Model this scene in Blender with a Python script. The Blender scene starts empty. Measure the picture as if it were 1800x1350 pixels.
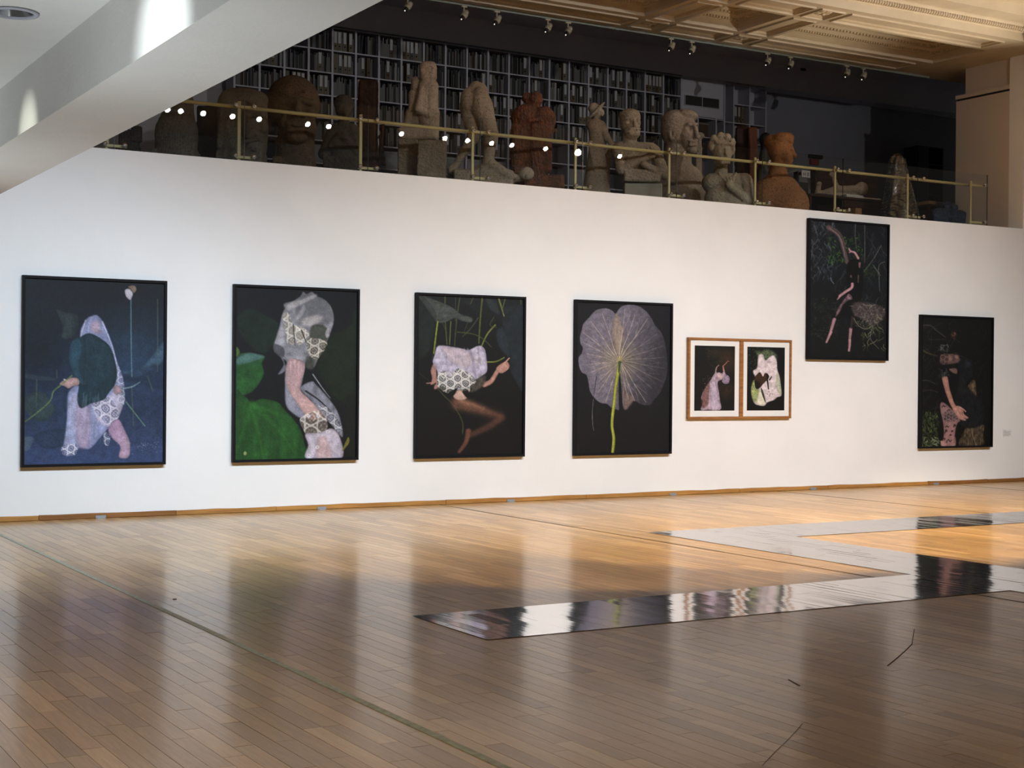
import bpy, math, random
import numpy as np
from mathutils import Matrix, Vector

# ------------------------------------------------------------------ camera, world, lights, exposure
SC = bpy.context.scene
COL = SC.collection
F_PX, YAW, PIT, ROL = 2575.70, 0.532574, -0.002857, -0.0088556
CAM = np.array([0.0, -16.592, 1.6])
_fw = np.array([math.sin(YAW)*math.cos(PIT), math.cos(YAW)*math.cos(PIT), math.sin(PIT)])
_r = np.array([math.cos(YAW), -math.sin(YAW), 0.0])
_d = np.cross(_fw, _r)
_r2 = _r*math.cos(ROL) + _d*math.sin(ROL)
_d2 = -_r*math.sin(ROL) + _d*math.cos(ROL)
cam_data = bpy.data.cameras.new('camera')
cam_data.sensor_width = 36.0
cam_data.lens = F_PX/1800*36
cam_data.clip_end = 200
camera = bpy.data.objects.new('camera', cam_data)
COL.objects.link(camera)
camera.matrix_world = Matrix(((_r2[0], -_d2[0], -_fw[0], CAM[0]), (_r2[1], -_d2[1], -_fw[1], CAM[1]),
                              (_r2[2], -_d2[2], -_fw[2], CAM[2]), (0, 0, 0, 1)))
SC.camera = camera

world = bpy.data.worlds.new('hall_ambient')
SC.world = world
world.use_nodes = True
world.node_tree.nodes['Background'].inputs[0].default_value = (1.0, 0.92, 0.83, 1)
world.node_tree.nodes['Background'].inputs[1].default_value = 0.075

SC.view_settings.view_transform = 'Standard'
SC.view_settings.look = 'None'
SC.view_settings.gamma = 1.0
SC.view_settings.use_curve_mapping = False
SC.view_settings.exposure = 0.0
try:
    SC.cycles.max_bounces = 8
    SC.cycles.transparent_max_bounces = 12
    SC.cycles.sample_clamp_indirect = 4.0
    SC.cycles.caustics_reflective = False
    SC.cycles.caustics_refractive = False
    SC.cycles.use_denoising = True
except Exception:
    pass

def spot(name, loc, target, power, angle, blend, color, radius=0.06):
    d = bpy.data.lights.new(name, 'SPOT')
    d.energy = power; d.spot_size = math.radians(angle); d.spot_blend = blend
    d.color = color; d.shadow_soft_size = radius
    o = bpy.data.objects.new(name, d); COL.objects.link(o)
    o.location = loc
    v = Vector(target) - Vector(loc)
    o.rotation_euler = v.to_track_quat('-Z', 'Y').to_euler()
    return o

LAMP_Y, LAMP_Z = -9.35, 6.5
# hall spotlights on the ceiling track facing the picture wall: x, target x, target z, power, cone, tint
WALL_SPOTS = [(3.2, 2.6, -0.5, 2050, 62, 'cool'), (4.9, 4.5, -0.5, 1550, 62, 'cool'), (6.6, 6.6, -0.5, 1180, 62, 'mid'),
              (8.45, 8.6, -0.5, 1020, 62, 'mid'), (9.45, 9.9, -0.5, 850, 62, 'warm'), (10.97, 11.4, -0.5, 930, 62, 'warm'),
              (12.99, 13.0, -0.5, 980, 62, 'warm'), (14.5, 14.8, -0.5, 980, 62, 'warm'), (16.39, 16.6, -0.5, 1120, 62, 'warm'), (18.3, 18.9, -0.5, 1050, 62, 'warm')]
FLOOR_SPOTS = [(8.2, 7.6, -4.9, 1500, 44), (9.98, 9.9, -4.9, 2700, 44), (11.41, 12.2, -4.9, 2700, 44), (13.97, 14.4, -4.9, 2500, 44), (15.56, 16.8, -4.9, 2200, 46)]
DARK_HEADS = [8.88, 15.07, 17.19]
TINT = {'cool': (0.70, 0.85, 1.0), 'mid': (0.85, 0.93, 1.0), 'warm': (0.93, 0.965, 1.0)}
for (x, tx, tz, p, ang, t) in WALL_SPOTS:
    spot('wall_wash', (x, LAMP_Y, LAMP_Z), (tx, 0, tz), p, ang, 1.0, TINT[t])
for (x, tx, ty, p, ang) in FLOOR_SPOTS:
    spot('floor_wash', (x, LAMP_Y, LAMP_Z), (tx, ty, 0), p, ang, 0.30, (1.0, 0.84, 0.64))
# unseen uplighter, assumed right of the frame, that warms the coffered ceiling
spot('ceiling_uplight', (20.6, -5.5, 2.2), (17.2, -2.0, 7.05), 2200, 42, 0.8, (1.0, 0.86, 0.64), 0.12)
# two hall spotlights turned up to the sculptures on the balcony
spot('balcony_wash', (17.19, LAMP_Y, LAMP_Z), (11.8, 1.2, 5.6), 900, 48, 1.0, (1.0, 0.97, 0.93))
spot('balcony_wash', (15.07, LAMP_Y, LAMP_Z), (17.2, 2.2, 5.7), 600, 44, 1.0, (1.0, 0.95, 0.9))
spot('balcony_wash', (8.88, LAMP_Y, LAMP_Z), (10.5, 1.0, 5.8), 500, 54, 1.0, (1.0, 0.97, 0.93))
# unseen fill lights added under the mezzanine to brighten beam and slab
for (y, p) in ((-5.0, 235), (-9.5, 265)):
    spot('mezzanine_fill', (0.7, y, 0.6), (2.2, y-0.4, 3.3), p, 110, 1.0, (0.80, 0.93, 1.0), 0.12)
# narrow spotlights on the mezzanine ceiling, aimed at the beam's side
spot('beam_spot', (0.55, -10.05, 3.5), (2.115, -9.68, 3.20), 190, 36, 1.0, (0.86, 0.96, 1.0), 0.02)
spot('beam_spot', (0.55, -7.05, 3.5), (2.115, -6.78, 3.15), 90, 24, 1.0, (0.95, 1.0, 0.86), 0.02)
# recessed downlights under the mezzanine, left of the frame, over the near floor
for (x, y, p) in ((0.9, -11.2, 165), (0.2, -8.6, 90)):
    spot('mezzanine_downlight', (x, y, 3.58), (x+0.3, y, 0), p, 125, 0.9, (1.0, 0.88, 0.56), 0.08)

# ------------------------------------------------------------------ helpers
def at(px, py, Y):
    """world point on the plane y = Y seen at photograph pixel px, py"""
    v = _r2*(px-900)/F_PX + _d2*(py-675)/F_PX + _fw
    return CAM + v*(Y-CAM[1])/v[1]

def proj(P):
    p = np.asarray(P, float) - CAM
    z = p @ _fw
    return 900 + F_PX*(p @ _r2)/z, 675 + F_PX*(p @ _d2)/z, z

def lin(c):
    if isinstance(c, str):
        c = c.lstrip('#'); c = [int(c[i:i+2], 16)/255 for i in (0, 2, 4)]
    return tuple((x/12.92 if x <= 0.04045 else ((x+0.055)/1.055)**2.4) for x in c)

class MB:
    """collects shapes that become one mesh"""
    def __init__(self): self.v = []; self.f = []
    def add(self, vs, fs):
        n = len(self.v); self.v += [tuple(map(float, p)) for p in vs]; self.f += [tuple(i+n for i in f) for f in fs]; return self
    def box(self, x0, x1, y0, y1, z0, z1):
        return self.add([(x0,y0,z0),(x1,y0,z0),(x1,y1,z0),(x0,y1,z0),(x0,y0,z1),(x1,y0,z1),(x1,y1,z1),(x0,y1,z1)],
                        [(0,3,2,1),(4,5,6,7),(0,1,5,4),(1,2,6,5),(2,3,7,6),(3,0,4,7)])
    def bbox(self, x0, x1, y0, y1, z0, z1, b):
        """box with chamfered edges"""
        vs = []; idx = {}
        X=(x0,x1); Y=(y0,y1); Z=(z0,z1)
        for i in (0,1):
            for j in (0,1):
                for k in (0,1):
                    sx=b if i==0 else -b; sy=b if j==0 else -b; sz=b if k==0 else -b
                    for a,p in enumerate(((X[i],Y[j]+sy,Z[k]+sz),(X[i]+sx,Y[j],Z[k]+sz),(X[i]+sx,Y[j]+sy,Z[k]))):
                        idx[(i,j,k,a)] = len(vs); vs.append(p)
        g = lambda i,j,k,a: idx[(i,j,k,a)]
        fs = [(g(0,0,0,0),g(0,0,1,0),g(0,1,1,0),g(0,1,0,0)),(g(1,0,0,0),g(1,1,0,0),g(1,1,1,0),g(1,0,1,0)),
              (g(0,0,0,1),g(1,0,0,1),g(1,0,1,1),g(0,0,1,1)),(g(0,1,0,1),g(0,1,1,1),g(1,1,1,1),g(1,1,0,1)),
              (g(0,0,0,2),g(0,1,0,2),g(1,1,0,2),g(1,0,0,2)),(g(0,0,1,2),g(1,0,1,2),g(1,1,1,2),g(0,1,1,2))]
        for j in (0,1):
            for k in (0,1): fs.append((g(0,j,k,1),g(0,j,k,2),g(1,j,k,2),g(1,j,k,1)))
        for i in (0,1):
            for k in (0,1): fs.append((g(i,0,k,0),g(i,0,k,2),g(i,1,k,2),g(i,1,k,0)))
            for j in (0,1): fs.append((g(i,j,0,0),g(i,j,0,1),g(i,j,1,1),g(i,j,1,0)))
        for i in (0,1):
            for j in (0,1):
                for k in (0,1): fs.append((g(i,j,k,0),g(i,j,k,1),g(i,j,k,2)))
        return self.add(vs, fs)
    def tube(self, a, b, ra, rb=None, n=12):
        rb = ra if rb is None else rb
        a = np.array(a, float); b = np.array(b, float); d = b-a; d /= np.linalg.norm(d)
        h = np.array([0,0,1.0]) if abs(d[2]) < 0.9 else np.array([1.0,0,0])
        u = np.cross(d,h); u /= np.linalg.norm(u); w = np.cross(d,u)
        vs = []
        for c,r in ((a,ra),(b,rb)):
            for i in range(n):
                t = 2*math.pi*i/n; vs.append(c + r*(u*math.cos(t)+w*math.sin(t)))
        fs = [(i,(i+1)%n,n+(i+1)%n,n+i) for i in range(n)] + [tuple(range(n))[::-1], tuple(range(n,2*n))]
        return self.add(vs, fs)
    def path(self, pts, r, n=6):
        for p,q in zip(pts[:-1],pts[1:]): self.tube(p,q,r,None,n)
        return self
    def ball(self, c, r, n=12, m=8):
        rx,ry,rz = (r,r,r) if np.isscalar(r) else r
        vs=[(c[0],c[1],c[2]-rz)]
        for j in range(1,m):
            p=-math.pi/2+math.pi*j/m
            for i in range(n):
                t=2*math.pi*i/n; vs.append((c[0]+rx*math.cos(p)*math.cos(t),c[1]+ry*math.cos(p)*math.sin(t),c[2]+rz*math.sin(p)))
        vs.append((c[0],c[1],c[2]+rz)); L=len(vs)-1
        fs=[(0,1+(i+1)%n,1+i) for i in range(n)]
        for j in range(m-2):
            for i in range(n):
                a=1+j*n+i; b=1+j*n+(i+1)%n; fs.append((a,b,b+n,a+n))
        fs+=[(L,1+(m-2)*n+i,1+(m-2)*n+(i+1)%n) for i in range(n)]
        return self.add(vs,fs)
    def lathe(self, prof, c=(0,0,0), n=20):
        """prof: list of (radius, z)"""
        vs=[]
        for r,z in prof:
            for i in range(n):
                t=2*math.pi*i/n; vs.append((c[0]+r*math.cos(t),c[1]+r*math.sin(t),c[2]+z))
        fs=[]
        for j in range(len(prof)-1):
            for i in range(n):
                a=j*n+i; b=j*n+(i+1)%n; fs.append((a,b,b+n,a+n))
        return self.add(vs,fs)
    def mesh(self, name, smooth=False):
        m = bpy.data.meshes.new(name); m.from_pydata(self.v, [], self.f); m.validate()
        if smooth: m.polygons.foreach_set('use_smooth', [True]*len(m.polygons))
        m.update(); return m
    def build(self, name, mat, parent=None, smooth=False):
        return obj(name, self.mesh(name, smooth), mat, parent)

def obj(name, mesh, mat, parent=None):
    o = bpy.data.objects.new(name, mesh); COL.objects.link(o)
    if mat is not None and len(mesh.materials) == 0: mesh.materials.append(mat)
    if parent is not None:
        o.parent = parent
        o.matrix_parent_inverse = parent.matrix_basis.inverted()
    return o

def struct(o):
    o['kind'] = 'structure'; return o

def tag(o, label, cat, group=None):
    o['label'] = label; o['category'] = cat
    if group: o['group'] = group
    return o

def thing(name, label, cat, loc=(0,0,0), group=None):
    o = bpy.data.objects.new(name, None); COL.objects.link(o)
    o.empty_display_size = 0.1
    o.location = loc
    return tag(o, label, cat, group)

# ------------------------------------------------------------------ materials
MATS = {}
def principled(name, color, rough=0.6, metal=0.0, spec=0.5, coat=0.0, coat_rough=0.1):
    m = bpy.data.materials.new(name); m.use_nodes = True
    b = m.node_tree.nodes['Principled BSDF']
    b.inputs['Base Color'].default_value = (*color, 1)
    b.inputs['Roughness'].default_value = rough
    b.inputs['Metallic'].default_value = metal
    b.inputs['Specular IOR Level'].default_value = spec
    b.inputs['Coat Weight'].default_value = coat
    b.inputs['Coat Roughness'].default_value = coat_rough
    MATS[name] = m
    return m

def N(m, t, **kw):
    n = m.node_tree.nodes.new(t)
    for k, v in kw.items():
        if k in n.inputs: n.inputs[k].default_value = v
        else: setattr(n, k, v)
    return n
def L(m, a, ao, b, bi): m.node_tree.links.new(a.outputs[ao], b.inputs[bi])

def noisy(name, c1, c2, scale=8, rough=0.8, bump=0.0, bscale=None, detail=6, coords='Object', spec=0.3, stretch=(1,1,1), lo=0.35, hi=0.65, bdist=0.02):
    m = principled(name, c1, rough, spec=spec)
    b = m.node_tree.nodes['Principled BSDF']
    tc = N(m, 'ShaderNodeTexCoord'); mp = N(m, 'ShaderNodeMapping'); mp.inputs['Scale'].default_value = stretch
    L(m, tc, coords, mp, 'Vector')
    nz = N(m, 'ShaderNodeTexNoise', Scale=scale, Detail=detail, Roughness=0.6); L(m, mp, 'Vector', nz, 'Vector')
    cr = N(m, 'ShaderNodeValToRGB')
    cr.color_ramp.elements[0].color = (*c1, 1); cr.color_ramp.elements[1].color = (*c2, 1)
    cr.color_ramp.elements[0].position = lo; cr.color_ramp.elements[1].position = hi
    L(m, nz, 'Fac', cr, 'Fac'); L(m, cr, 'Color', b, 'Base Color')
    if bump:
        n2 = N(m, 'ShaderNodeTexNoise', Scale=bscale or scale*6, Detail=4.0); L(m, mp, 'Vector', n2, 'Vector')
        bp = N(m, 'ShaderNodeBump', Strength=bump, Distance=bdist); L(m, n2, 'Fac', bp, 'Height'); L(m, bp, 'Normal', b, 'Normal')
    return m

M_wall = noisy('white_wall_paint', (0.83,0.82,0.81), (0.86,0.85,0.84), 1.2, 0.75, 0.05, 60)
M_beam = noisy('beam_plaster', (0.66,0.64,0.61), (0.70,0.68,0.65), 1.5, 0.85, 0.10, 40)
M_ceil = noisy('ceiling_plaster', (0.55,0.47,0.37), (0.62,0.54,0.43), 2.0, 0.8, 0.06, 30)
M_pier = noisy('pier_plaster', (0.60,0.52,0.45), (0.63,0.55,0.48), 1.0, 0.85)
M_back = noisy('pale_back_wall_paint', (0.46,0.46,0.52), (0.50,0.50,0.56), 1.0, 0.9)
M_upper = noisy('bluish_upper_tone', (0.58,0.60,0.70), (0.62,0.64,0.74), 0.6, 0.9)  # bluish tone, raised to offset the shade the upper band lies in
M_blue = noisy('dim_wall_slate', (0.22,0.225,0.265), (0.27,0.275,0.32), 0.5, 0.9)  # dim right part of the white wall, its shade put into the colour
M_bfloor = principled('balcony_floor_paint', (0.05,0.05,0.05), 0.8)
M_subfloor = principled('dark_subfloor', (0.03,0.02,0.012), 0.9)
M_black = principled('black_plastic', (0.012,0.012,0.014), 0.5)
M_frame = principled('black_lacquer_frame', (0.006,0.006,0.008), 0.6, spec=0.15)
M_oak = noisy('oak_frame_wood', lin('#8a5a30'), lin('#a8733f'), 5, 0.5, 0.05, 60, stretch=(1,1,6))
M_base = noisy('baseboard_wood', lin('#9a6a35'), lin('#b98748'), 3, 0.55, 0.15, 40, stretch=(0.6,4,6))
M_base2 = noisy('dark_baseboard_wood', lin('#7d5228'), lin('#946536'), 3, 0.55, 0.15, 40, stretch=(0.6,4,6))
M_clip = principled('galvanised_clip', (0.35,0.36,0.38), 0.5, metal=0.6)
M_brass = principled('pale_gold_paint', lin('#c2b682'), 0.45)
M_chrome = principled('chrome', (0.75,0.75,0.76), 0.12, metal=1.0)
M_white = principled('white_melamine', (0.42,0.42,0.48), 0.6)
M_paper = principled('white_paper', (0.78,0.77,0.75), 0.7)
M_mat = principled('passe_partout', (0.80,0.79,0.765), 0.8)
M_lampbody = principled('grey_lamp_body', lin('#b5ab97'), 0.5)
M_track = principled('grey_track', lin('#8c9692'), 0.5)
M_card = noisy('cardboard', lin('#8a6a48'), lin('#a07c56'), 4, 0.9)
M_strip = noisy('greenish_metal_strip', lin('#8c8b78'), lin('#aba893'), 20, 0.45, 0.2, 200)
M_seam = principled('dark_joint', (0.03,0.02,0.012), 0.8)

def emissive(name, color, strength):
    m = bpy.data.materials.new(name); m.use_nodes = True
    nt = m.node_tree; nt.nodes.remove(nt.nodes['Principled BSDF'])
    e = N(m, 'ShaderNodeEmission', Strength=strength); e.inputs['Color'].default_value = (*color, 1)
    L(m, e, 'Emission', nt.nodes['Material Output'], 'Surface'); return m
M_bulb = emissive('lit_lamp_lens', (1.0, 0.96, 0.9), 60.0)
M_bulb_dim = emissive('small_lit_lens', (1.0, 0.9, 0.75), 1.2)
M_down = emissive('downlight_lamp', (0.85, 0.95, 1.0), 2.0)

def glass_mat(name, tint, rough=0.0, boost=1.0):
    m = bpy.data.materials.new(name); m.use_nodes = True
    nt = m.node_tree; nt.nodes.remove(nt.nodes['Principled BSDF'])
    tr = N(m, 'ShaderNodeBsdfTransparent'); tr.inputs['Color'].default_value = (*tint, 1)
    gl = N(m, 'ShaderNodeBsdfGlossy', Roughness=rough); gl.inputs['Color'].default_value = (1,1,1,1)
    lw = N(m, 'ShaderNodeLayerWeight', Blend=0.5)                 # Schlick reflectance from the facing angle
    pw = N(m, 'ShaderNodeMath', operation='POWER'); pw.inputs[1].default_value = 5.0; L(m, lw, 'Facing', pw, 0)
    fr = N(m, 'ShaderNodeMath', operation='MULTIPLY_ADD'); fr.inputs[1].default_value = 0.96; fr.inputs[2].default_value = 0.035; L(m, pw, 'Value', fr, 0)
    mu = N(m, 'ShaderNodeMath', operation='MULTIPLY'); mu.inputs[1].default_value = boost
    mx = N(m, 'ShaderNodeMixShader')
    L(m, fr, 'Value', mu, 0); L(m, mu, 'Value', mx, 'Fac'); L(m, tr, 'BSDF', mx, 1); L(m, gl, 'BSDF', mx, 2)
    L(m, mx, 'Shader', nt.nodes['Material Output'], 'Surface'); return m
M_glass = glass_mat('balustrade_glass', (0.945,0.955,0.95))
M_edge = principled('glass_edge_dark', (0.02,0.03,0.028), 0.3)
M_plastic = glass_mat('clear_plastic_sheet', (0.52,0.54,0.53), 0.10, 4.0)

def stone(name, c1, c2, scale=3.0, bump=0.35, bscale=14, rough=0.92):
    m = noisy(name, tuple(1.3*v for v in lin(c1)), tuple(1.3*v for v in lin(c2)), scale, rough, bump, bscale, 8, spec=0.2, lo=0.3, hi=0.7, bdist=0.03)
    b = m.node_tree.nodes['Principled BSDF']
    # dark pits over the base tone
    tc = N(m, 'ShaderNodeTexCoord'); nz = N(m, 'ShaderNodeTexNoise', Scale=scale*16, Detail=3.0); L(m, tc, 'Object', nz, 'Vector')
    cr = N(m, 'ShaderNodeValToRGB'); cr.color_ramp.elements[0].position = 0.30; cr.color_ramp.elements[1].position = 0.46
    cr.color_ramp.elements[0].color = (0.35,0.33,0.31,1); cr.color_ramp.elements[1].color = (1,1,1,1)
    L(m, nz, 'Fac', cr, 'Fac')
    mx = N(m, 'ShaderNodeMix', data_type='RGBA', blend_type='MULTIPLY'); mx.inputs['Factor'].default_value = 0.8
    old = b.inputs['Base Color'].links[0].from_socket
    m.node_tree.links.new(old, mx.inputs['A']); L(m, cr, 'Color', mx, 'B')
    m.node_tree.links.new(mx.outputs['Result'], b.inputs['Base Color'])
    return m

def wood_floor(name, use_attr):
    m = principled(name, (0.3,0.18,0.09), 0.30, spec=0.4, coat=0.30, coat_rough=0.10)
    b = m.node_tree.nodes['Principled BSDF']
    if use_attr:
        rn = N(m, 'ShaderNodeAttribute', attribute_name='rnd'); ro = 'Fac'
    else:
        rn = N(m, 'ShaderNodeObjectInfo'); ro = 'Random'
    cr = N(m, 'ShaderNodeValToRGB')
    e = cr.color_ramp.elements
    e[0].position = 0.0; e[0].color = (*lin('#9a7440'), 1); e[1].position = 1.0; e[1].color = (*lin('#c49d68'), 1)
    for p, c in ((0.25, '#b18a52'), (0.55, '#a67e48'), (0.8, '#ba9058')):
        x = e.new(p); x.color = (*lin(c), 1)
    L(m, rn, ro, cr, 'Fac')
    ge = N(m, 'ShaderNodeNewGeometry')
    off = N(m, 'ShaderNodeVectorMath', operation='ADD')
    sc = N(m, 'ShaderNodeVectorMath', operation='SCALE'); sc.inputs['Scale'].default_value = 37.0
    cb = N(m, 'ShaderNodeCombineXYZ'); L(m, rn, ro, cb, 'X'); L(m, rn, ro, cb, 'Y'); L(m, cb, 'Vector', sc, 0)
    L(m, ge, 'Position', off, 0); L(m, sc, 'Vector', off, 1)
    mp = N(m, 'ShaderNodeMapping'); mp.inputs['Scale'].default_value = (30, 1.6, 1); L(m, off, 'Vector', mp, 'Vector')
    nz = N(m, 'ShaderNodeTexNoise', Scale=2.2, Detail=6.0, Roughness=0.65, Distortion=0.6); L(m, mp, 'Vector', nz, 'Vector')
    g = N(m, 'ShaderNodeValToRGB'); g.color_ramp.elements[0].position = 0.3; g.color_ramp.elements[1].position = 0.7
    g.color_ramp.elements[0].color = (0.72,0.70,0.68,1); g.color_ramp.elements[1].color = (1.12,1.1,1.08,1)
    L(m, nz, 'Fac', g, 'Fac')
    mx = N(m, 'ShaderNodeMix', data_type='RGBA', blend_type='MULTIPLY'); mx.inputs['Factor'].default_value = 0.85
    L(m, cr, 'Color', mx, 'A'); L(m, g, 'Color', mx, 'B')
    m.node_tree.links.new(mx.outputs['Result'], b.inputs['Base Color'])
    bp = N(m, 'ShaderNodeBump', Strength=0.05, Distance=0.004); L(m, nz, 'Fac', bp, 'Height')
    L(m, bp, 'Normal', b, 'Normal')
    n3 = N(m, 'ShaderNodeTexNoise', Scale=1.3, Detail=3.0); L(m, ge, 'Position', n3, 'Vector')
    mr = N(m, 'ShaderNodeMapRange'); mr.inputs['To Min'].default_value = 0.07; mr.inputs['To Max'].default_value = 0.17
    L(m, n3, 'Fac', mr, 'Value'); L(m, mr, 'Result', b, 'Coat Roughness')
    return m
M_floor_obj = wood_floor('oak_plank', False)
M_floor_mesh = wood_floor('oak_plank_field', True)
M_tape = principled('mirror_floor_foil', (0.84,0.85,0.87), 0.09, metal=1.0)
_b = M_tape.node_tree.nodes['Principled BSDF']
_g = N(M_tape, 'ShaderNodeNewGeometry'); _m = N(M_tape, 'ShaderNodeMapping'); _m.inputs['Scale'].default_value = (10, 1.2, 1)
L(M_tape, _g, 'Position', _m, 'Vector')
_n = N(M_tape, 'ShaderNodeTexNoise', Scale=2.0, Detail=3.0); L(M_tape, _m, 'Vector', _n, 'Vector')
_p = N(M_tape, 'ShaderNodeBump', Strength=0.06, Distance=0.01); L(M_tape, _n, 'Fac', _p, 'Height'); L(M_tape, _p, 'Normal', _b, 'Normal')
# ------------------------------------------------------------------ setting: floor
rng = random.Random(11)
WALL_TOP = 4.17
fl = struct(MB().box(-6, 26, -15, 0.0, -0.25, -0.022).build('floor', M_subfloor))
PITCH = 0.0966
unit_plank = MB().box(-0.5, 0.5, -0.5, 0.5, -1.0, 0.0).mesh('plank')
unit_plank.materials.append(M_floor_obj)
planks = []
JOINTS = [3.055, 8.70, 14.30, 17.86]
x = -1.0; k = 0
while x < 24.0:
    y = -14.5 - rng.random()*0.8
    while y < 0:
        ln = rng.choice((0.55, 0.7, 0.8, 0.9, 1.05))
        y1 = min(y+ln, 0.0)
        if y1-y > 0.05:
            planks.append((x+PITCH/2, (y+y1)/2, PITCH-0.0022, y1-y-0.0022, rng.gauss(0, 0.0032), rng.gauss(0, 0.0006), rng.random()))
        y += ln
    x += PITCH
def plank_rank(p):
    a, b, z = proj((p[0], p[1], 0))
    inside = z > 0.5 and -20 < a < 1820 and 0 < b < 1365
    return z if inside else 1e6 + abs(z)
planks.sort(key=plank_rank)
for (px_, py_, w, l, tx, ty, r) in planks[:300]:
    o = obj('plank', unit_plank, None, fl)
    o.location = (px_, py_, 0); o.scale = (w, l, 0.021); o.rotation_euler = (ty, tx, 0)
V = []; Fc = []; RND = []
for (px_, py_, w, l, tx, ty, r) in planks[300:]:
    n = len(V)
    for zz in (0, -0.021):
        for sx, sy in ((-.5,-.5),(.5,-.5),(.5,.5),(-.5,.5)):
            V.append((px_+sx*w, py_+sy*l, zz - math.tan(tx)*sx*w + math.tan(ty)*sy*l))
    Fc += [(n,n+1,n+2,n+3),(n,n+4,n+5,n+1),(n+1,n+5,n+6,n+2),(n+2,n+6,n+7,n+3),(n+3,n+7,n+4,n)]
    RND += [r]*5
me = bpy.data.meshes.new('plank_field'); me.from_pydata(V, [], Fc)
me.attributes.new('rnd', 'FLOAT', 'FACE').data.foreach_set('value', RND)
pf = obj('plank_field', me, M_floor_mesh, fl); pf['kind'] = 'stuff'
# expansion joints running away from the picture wall
struct(MB().bbox(3.03, 3.075, -14.5, -0.02, -0.02, 0.0035, 0.002).build('trim_1', M_strip))
for i, xx in enumerate(JOINTS[1:]):
    struct(MB().box(xx-0.007, xx+0.007, -14.5, -0.02, -0.02, 0.0022).build('trim_%d' % (i+2), M_seam))
# scratches and a plug hole in the floor
def onfloor(px, py):
    v = _r2*(px-900)/F_PX + _d2*(py-675)/F_PX + _fw
    return CAM + v*(0.002-CAM[2])/v[2]
for pts in ([(1607,1106),(1605,1120),(1603,1132),(1590,1145),(1575,1158),(1560,1170)], [(1386,1194),(1396,1200),(1406,1205)],
            [(1410,1272),(1402,1282),(1385,1300),(1362,1322),(1340,1345)]):
    MB().path([onfloor(*p) for p in pts], 0.0022 if pts[0][0] != 1410 else 0.001, 5).build('scratch', M_seam, fl)
p = onfloor(307, 1053); MB().tube((p[0],p[1],0), (p[0],p[1],0.004), 0.016, 0.013).build('plug', M_black, fl)

# mirror-like foil band stuck on the planks: an upright bar with an arm to the left and one to the right
def foil(x0, x1, y0, y1, mb):
    r2 = random.Random(5)
    i0 = int((x0+1.0)/PITCH); xx = x0
    while xx < x1-1e-6:
        xe = min(-1.0+(int((xx+1.0+1e-4)/PITCH)+1)*PITCH, x1)
        yy = y0
        while yy < y1-1e-6:
            ye = min(yy + r2.choice((0.3,0.45,0.6,0.8)), y1)
            t = r2.gauss(0, 0.0085)*(xe-xx)/2; s = r2.gauss(0, 0.0009)*(ye-yy)/2
            mb.add([(xx,yy,0.004-t-s),(xe,yy,0.004+t-s),(xe,ye,0.004+t+s),(xx,ye,0.004-t+s)], [(0,1,2,3)])
            yy = ye
        xx = xe
mb = MB()
foil(4.445, 9.10, -8.78, -7.75, mb); foil(9.10, 10.24, -14.0, -4.0, mb); foil(10.24, 24.0, -5.03, -4.0, mb)
tag(mb.build('floor_foil', M_tape), 'mirror-like grey foil band laid as a stepped figure on the wooden floor', 'floor decal')

# ------------------------------------------------------------------ setting: picture wall and baseboard
wf = MB().box(-6, 19.55, 0.0, 0.30, -0.2, WALL_TOP).box(19.55, 26, 0.0, 0.30, -0.2, 7.6)
struct(wf.build('wall_front', M_wall))
bb = struct(MB().box(-6, 26, -0.006, -0.0005, -0.02, 0.05).build('baseboard_front', M_base2))
rng = random.Random(4)
cuts = [-4.0, -1.0, 1.4, 3.72, 5.27, 6.5, 8.8, 10.95, 13.6, 15.3, 17.4, 18.75, 21, 24]
for a, b in zip(cuts[:-1], cuts[1:]):
    m = MB(); n = max(3, int((b-a)/0.22)); hh = [0.055+rng.uniform(-0.004, 0.005) for _ in range(n+1)]
    vs = []; fs = []
    for i in range(n+1):
        xx = a+0.003+(b-a-0.006)*i/n
        vs += [(xx,-0.024,0.004),(xx,-0.024,hh[i]-0.003),(xx,-0.020,hh[i]),(xx,-0.0065,hh[i])]
    for i in range(n):
        q = i*4
        fs += [(q,q+4,q+5,q+1),(q+1,q+5,q+6,q+2),(q+2,q+6,q+7,q+3)]
    fs += [(0,1,2,3),(n*4+3,n*4+2,n*4+1,n*4)]
    m.add(vs, fs).build('board', M_base2 if abs(a-3.72) < .01 or a > 17.3 else M_base, bb)
for cx in (4.40, 7.085, 9.76, 12.40, 15.0, 17.57):
    MB().bbox(cx-0.06, cx+0.06, -0.034, -0.022, 0.0, 0.032, 0.003).box(cx-0.045, cx+0.045, -0.06, -0.03, 0.0, 0.006).build('clip', M_clip, bb)

# ------------------------------------------------------------------ setting: balcony room
struct(MB().box(-6, 26, 0.30, 5.6, 3.85, 4.08).build('balcony_floor', M_bfloor))
struct(MB().box(-6, 26, 5.42, 5.6, 3.85, 8.2).build('wall_back', M_back))
struct(MB().box(18.35, 26, 5.36, 5.42, 4.08, 7.30).build('wall_back_dim_panel', M_blue))  # added sheet that carries the dim tone over the white back wall
struct(MB().box(-6, 26, 4.98, 5.36, 7.21, 7.72).build('shade_band', M_upper))  # added box stands in for the shaded upper strip of the back wall
struct(MB().box(-6, 26, 2.2, 5.6, 7.66, 7.9).build('ceiling_balcony', M_upper))
pr = struct(MB().box(19.55, 26, 0.30, 1.46, 4.08, 6.50).build('wall_right', M_pier))
MB().box(19.56, 26, 0.30, 1.44, 6.50, 6.535).build('ledge_gap', M_black, pr)
MB().box(19.54, 26, 0.30, 1.47, 6.535, 6.60).build('ledge', M_pier, pr)
MB().box(19.60, 26, 0.30, 1.30, 6.60, 7.6).build('upper_wall', M_pier, pr)

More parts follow.
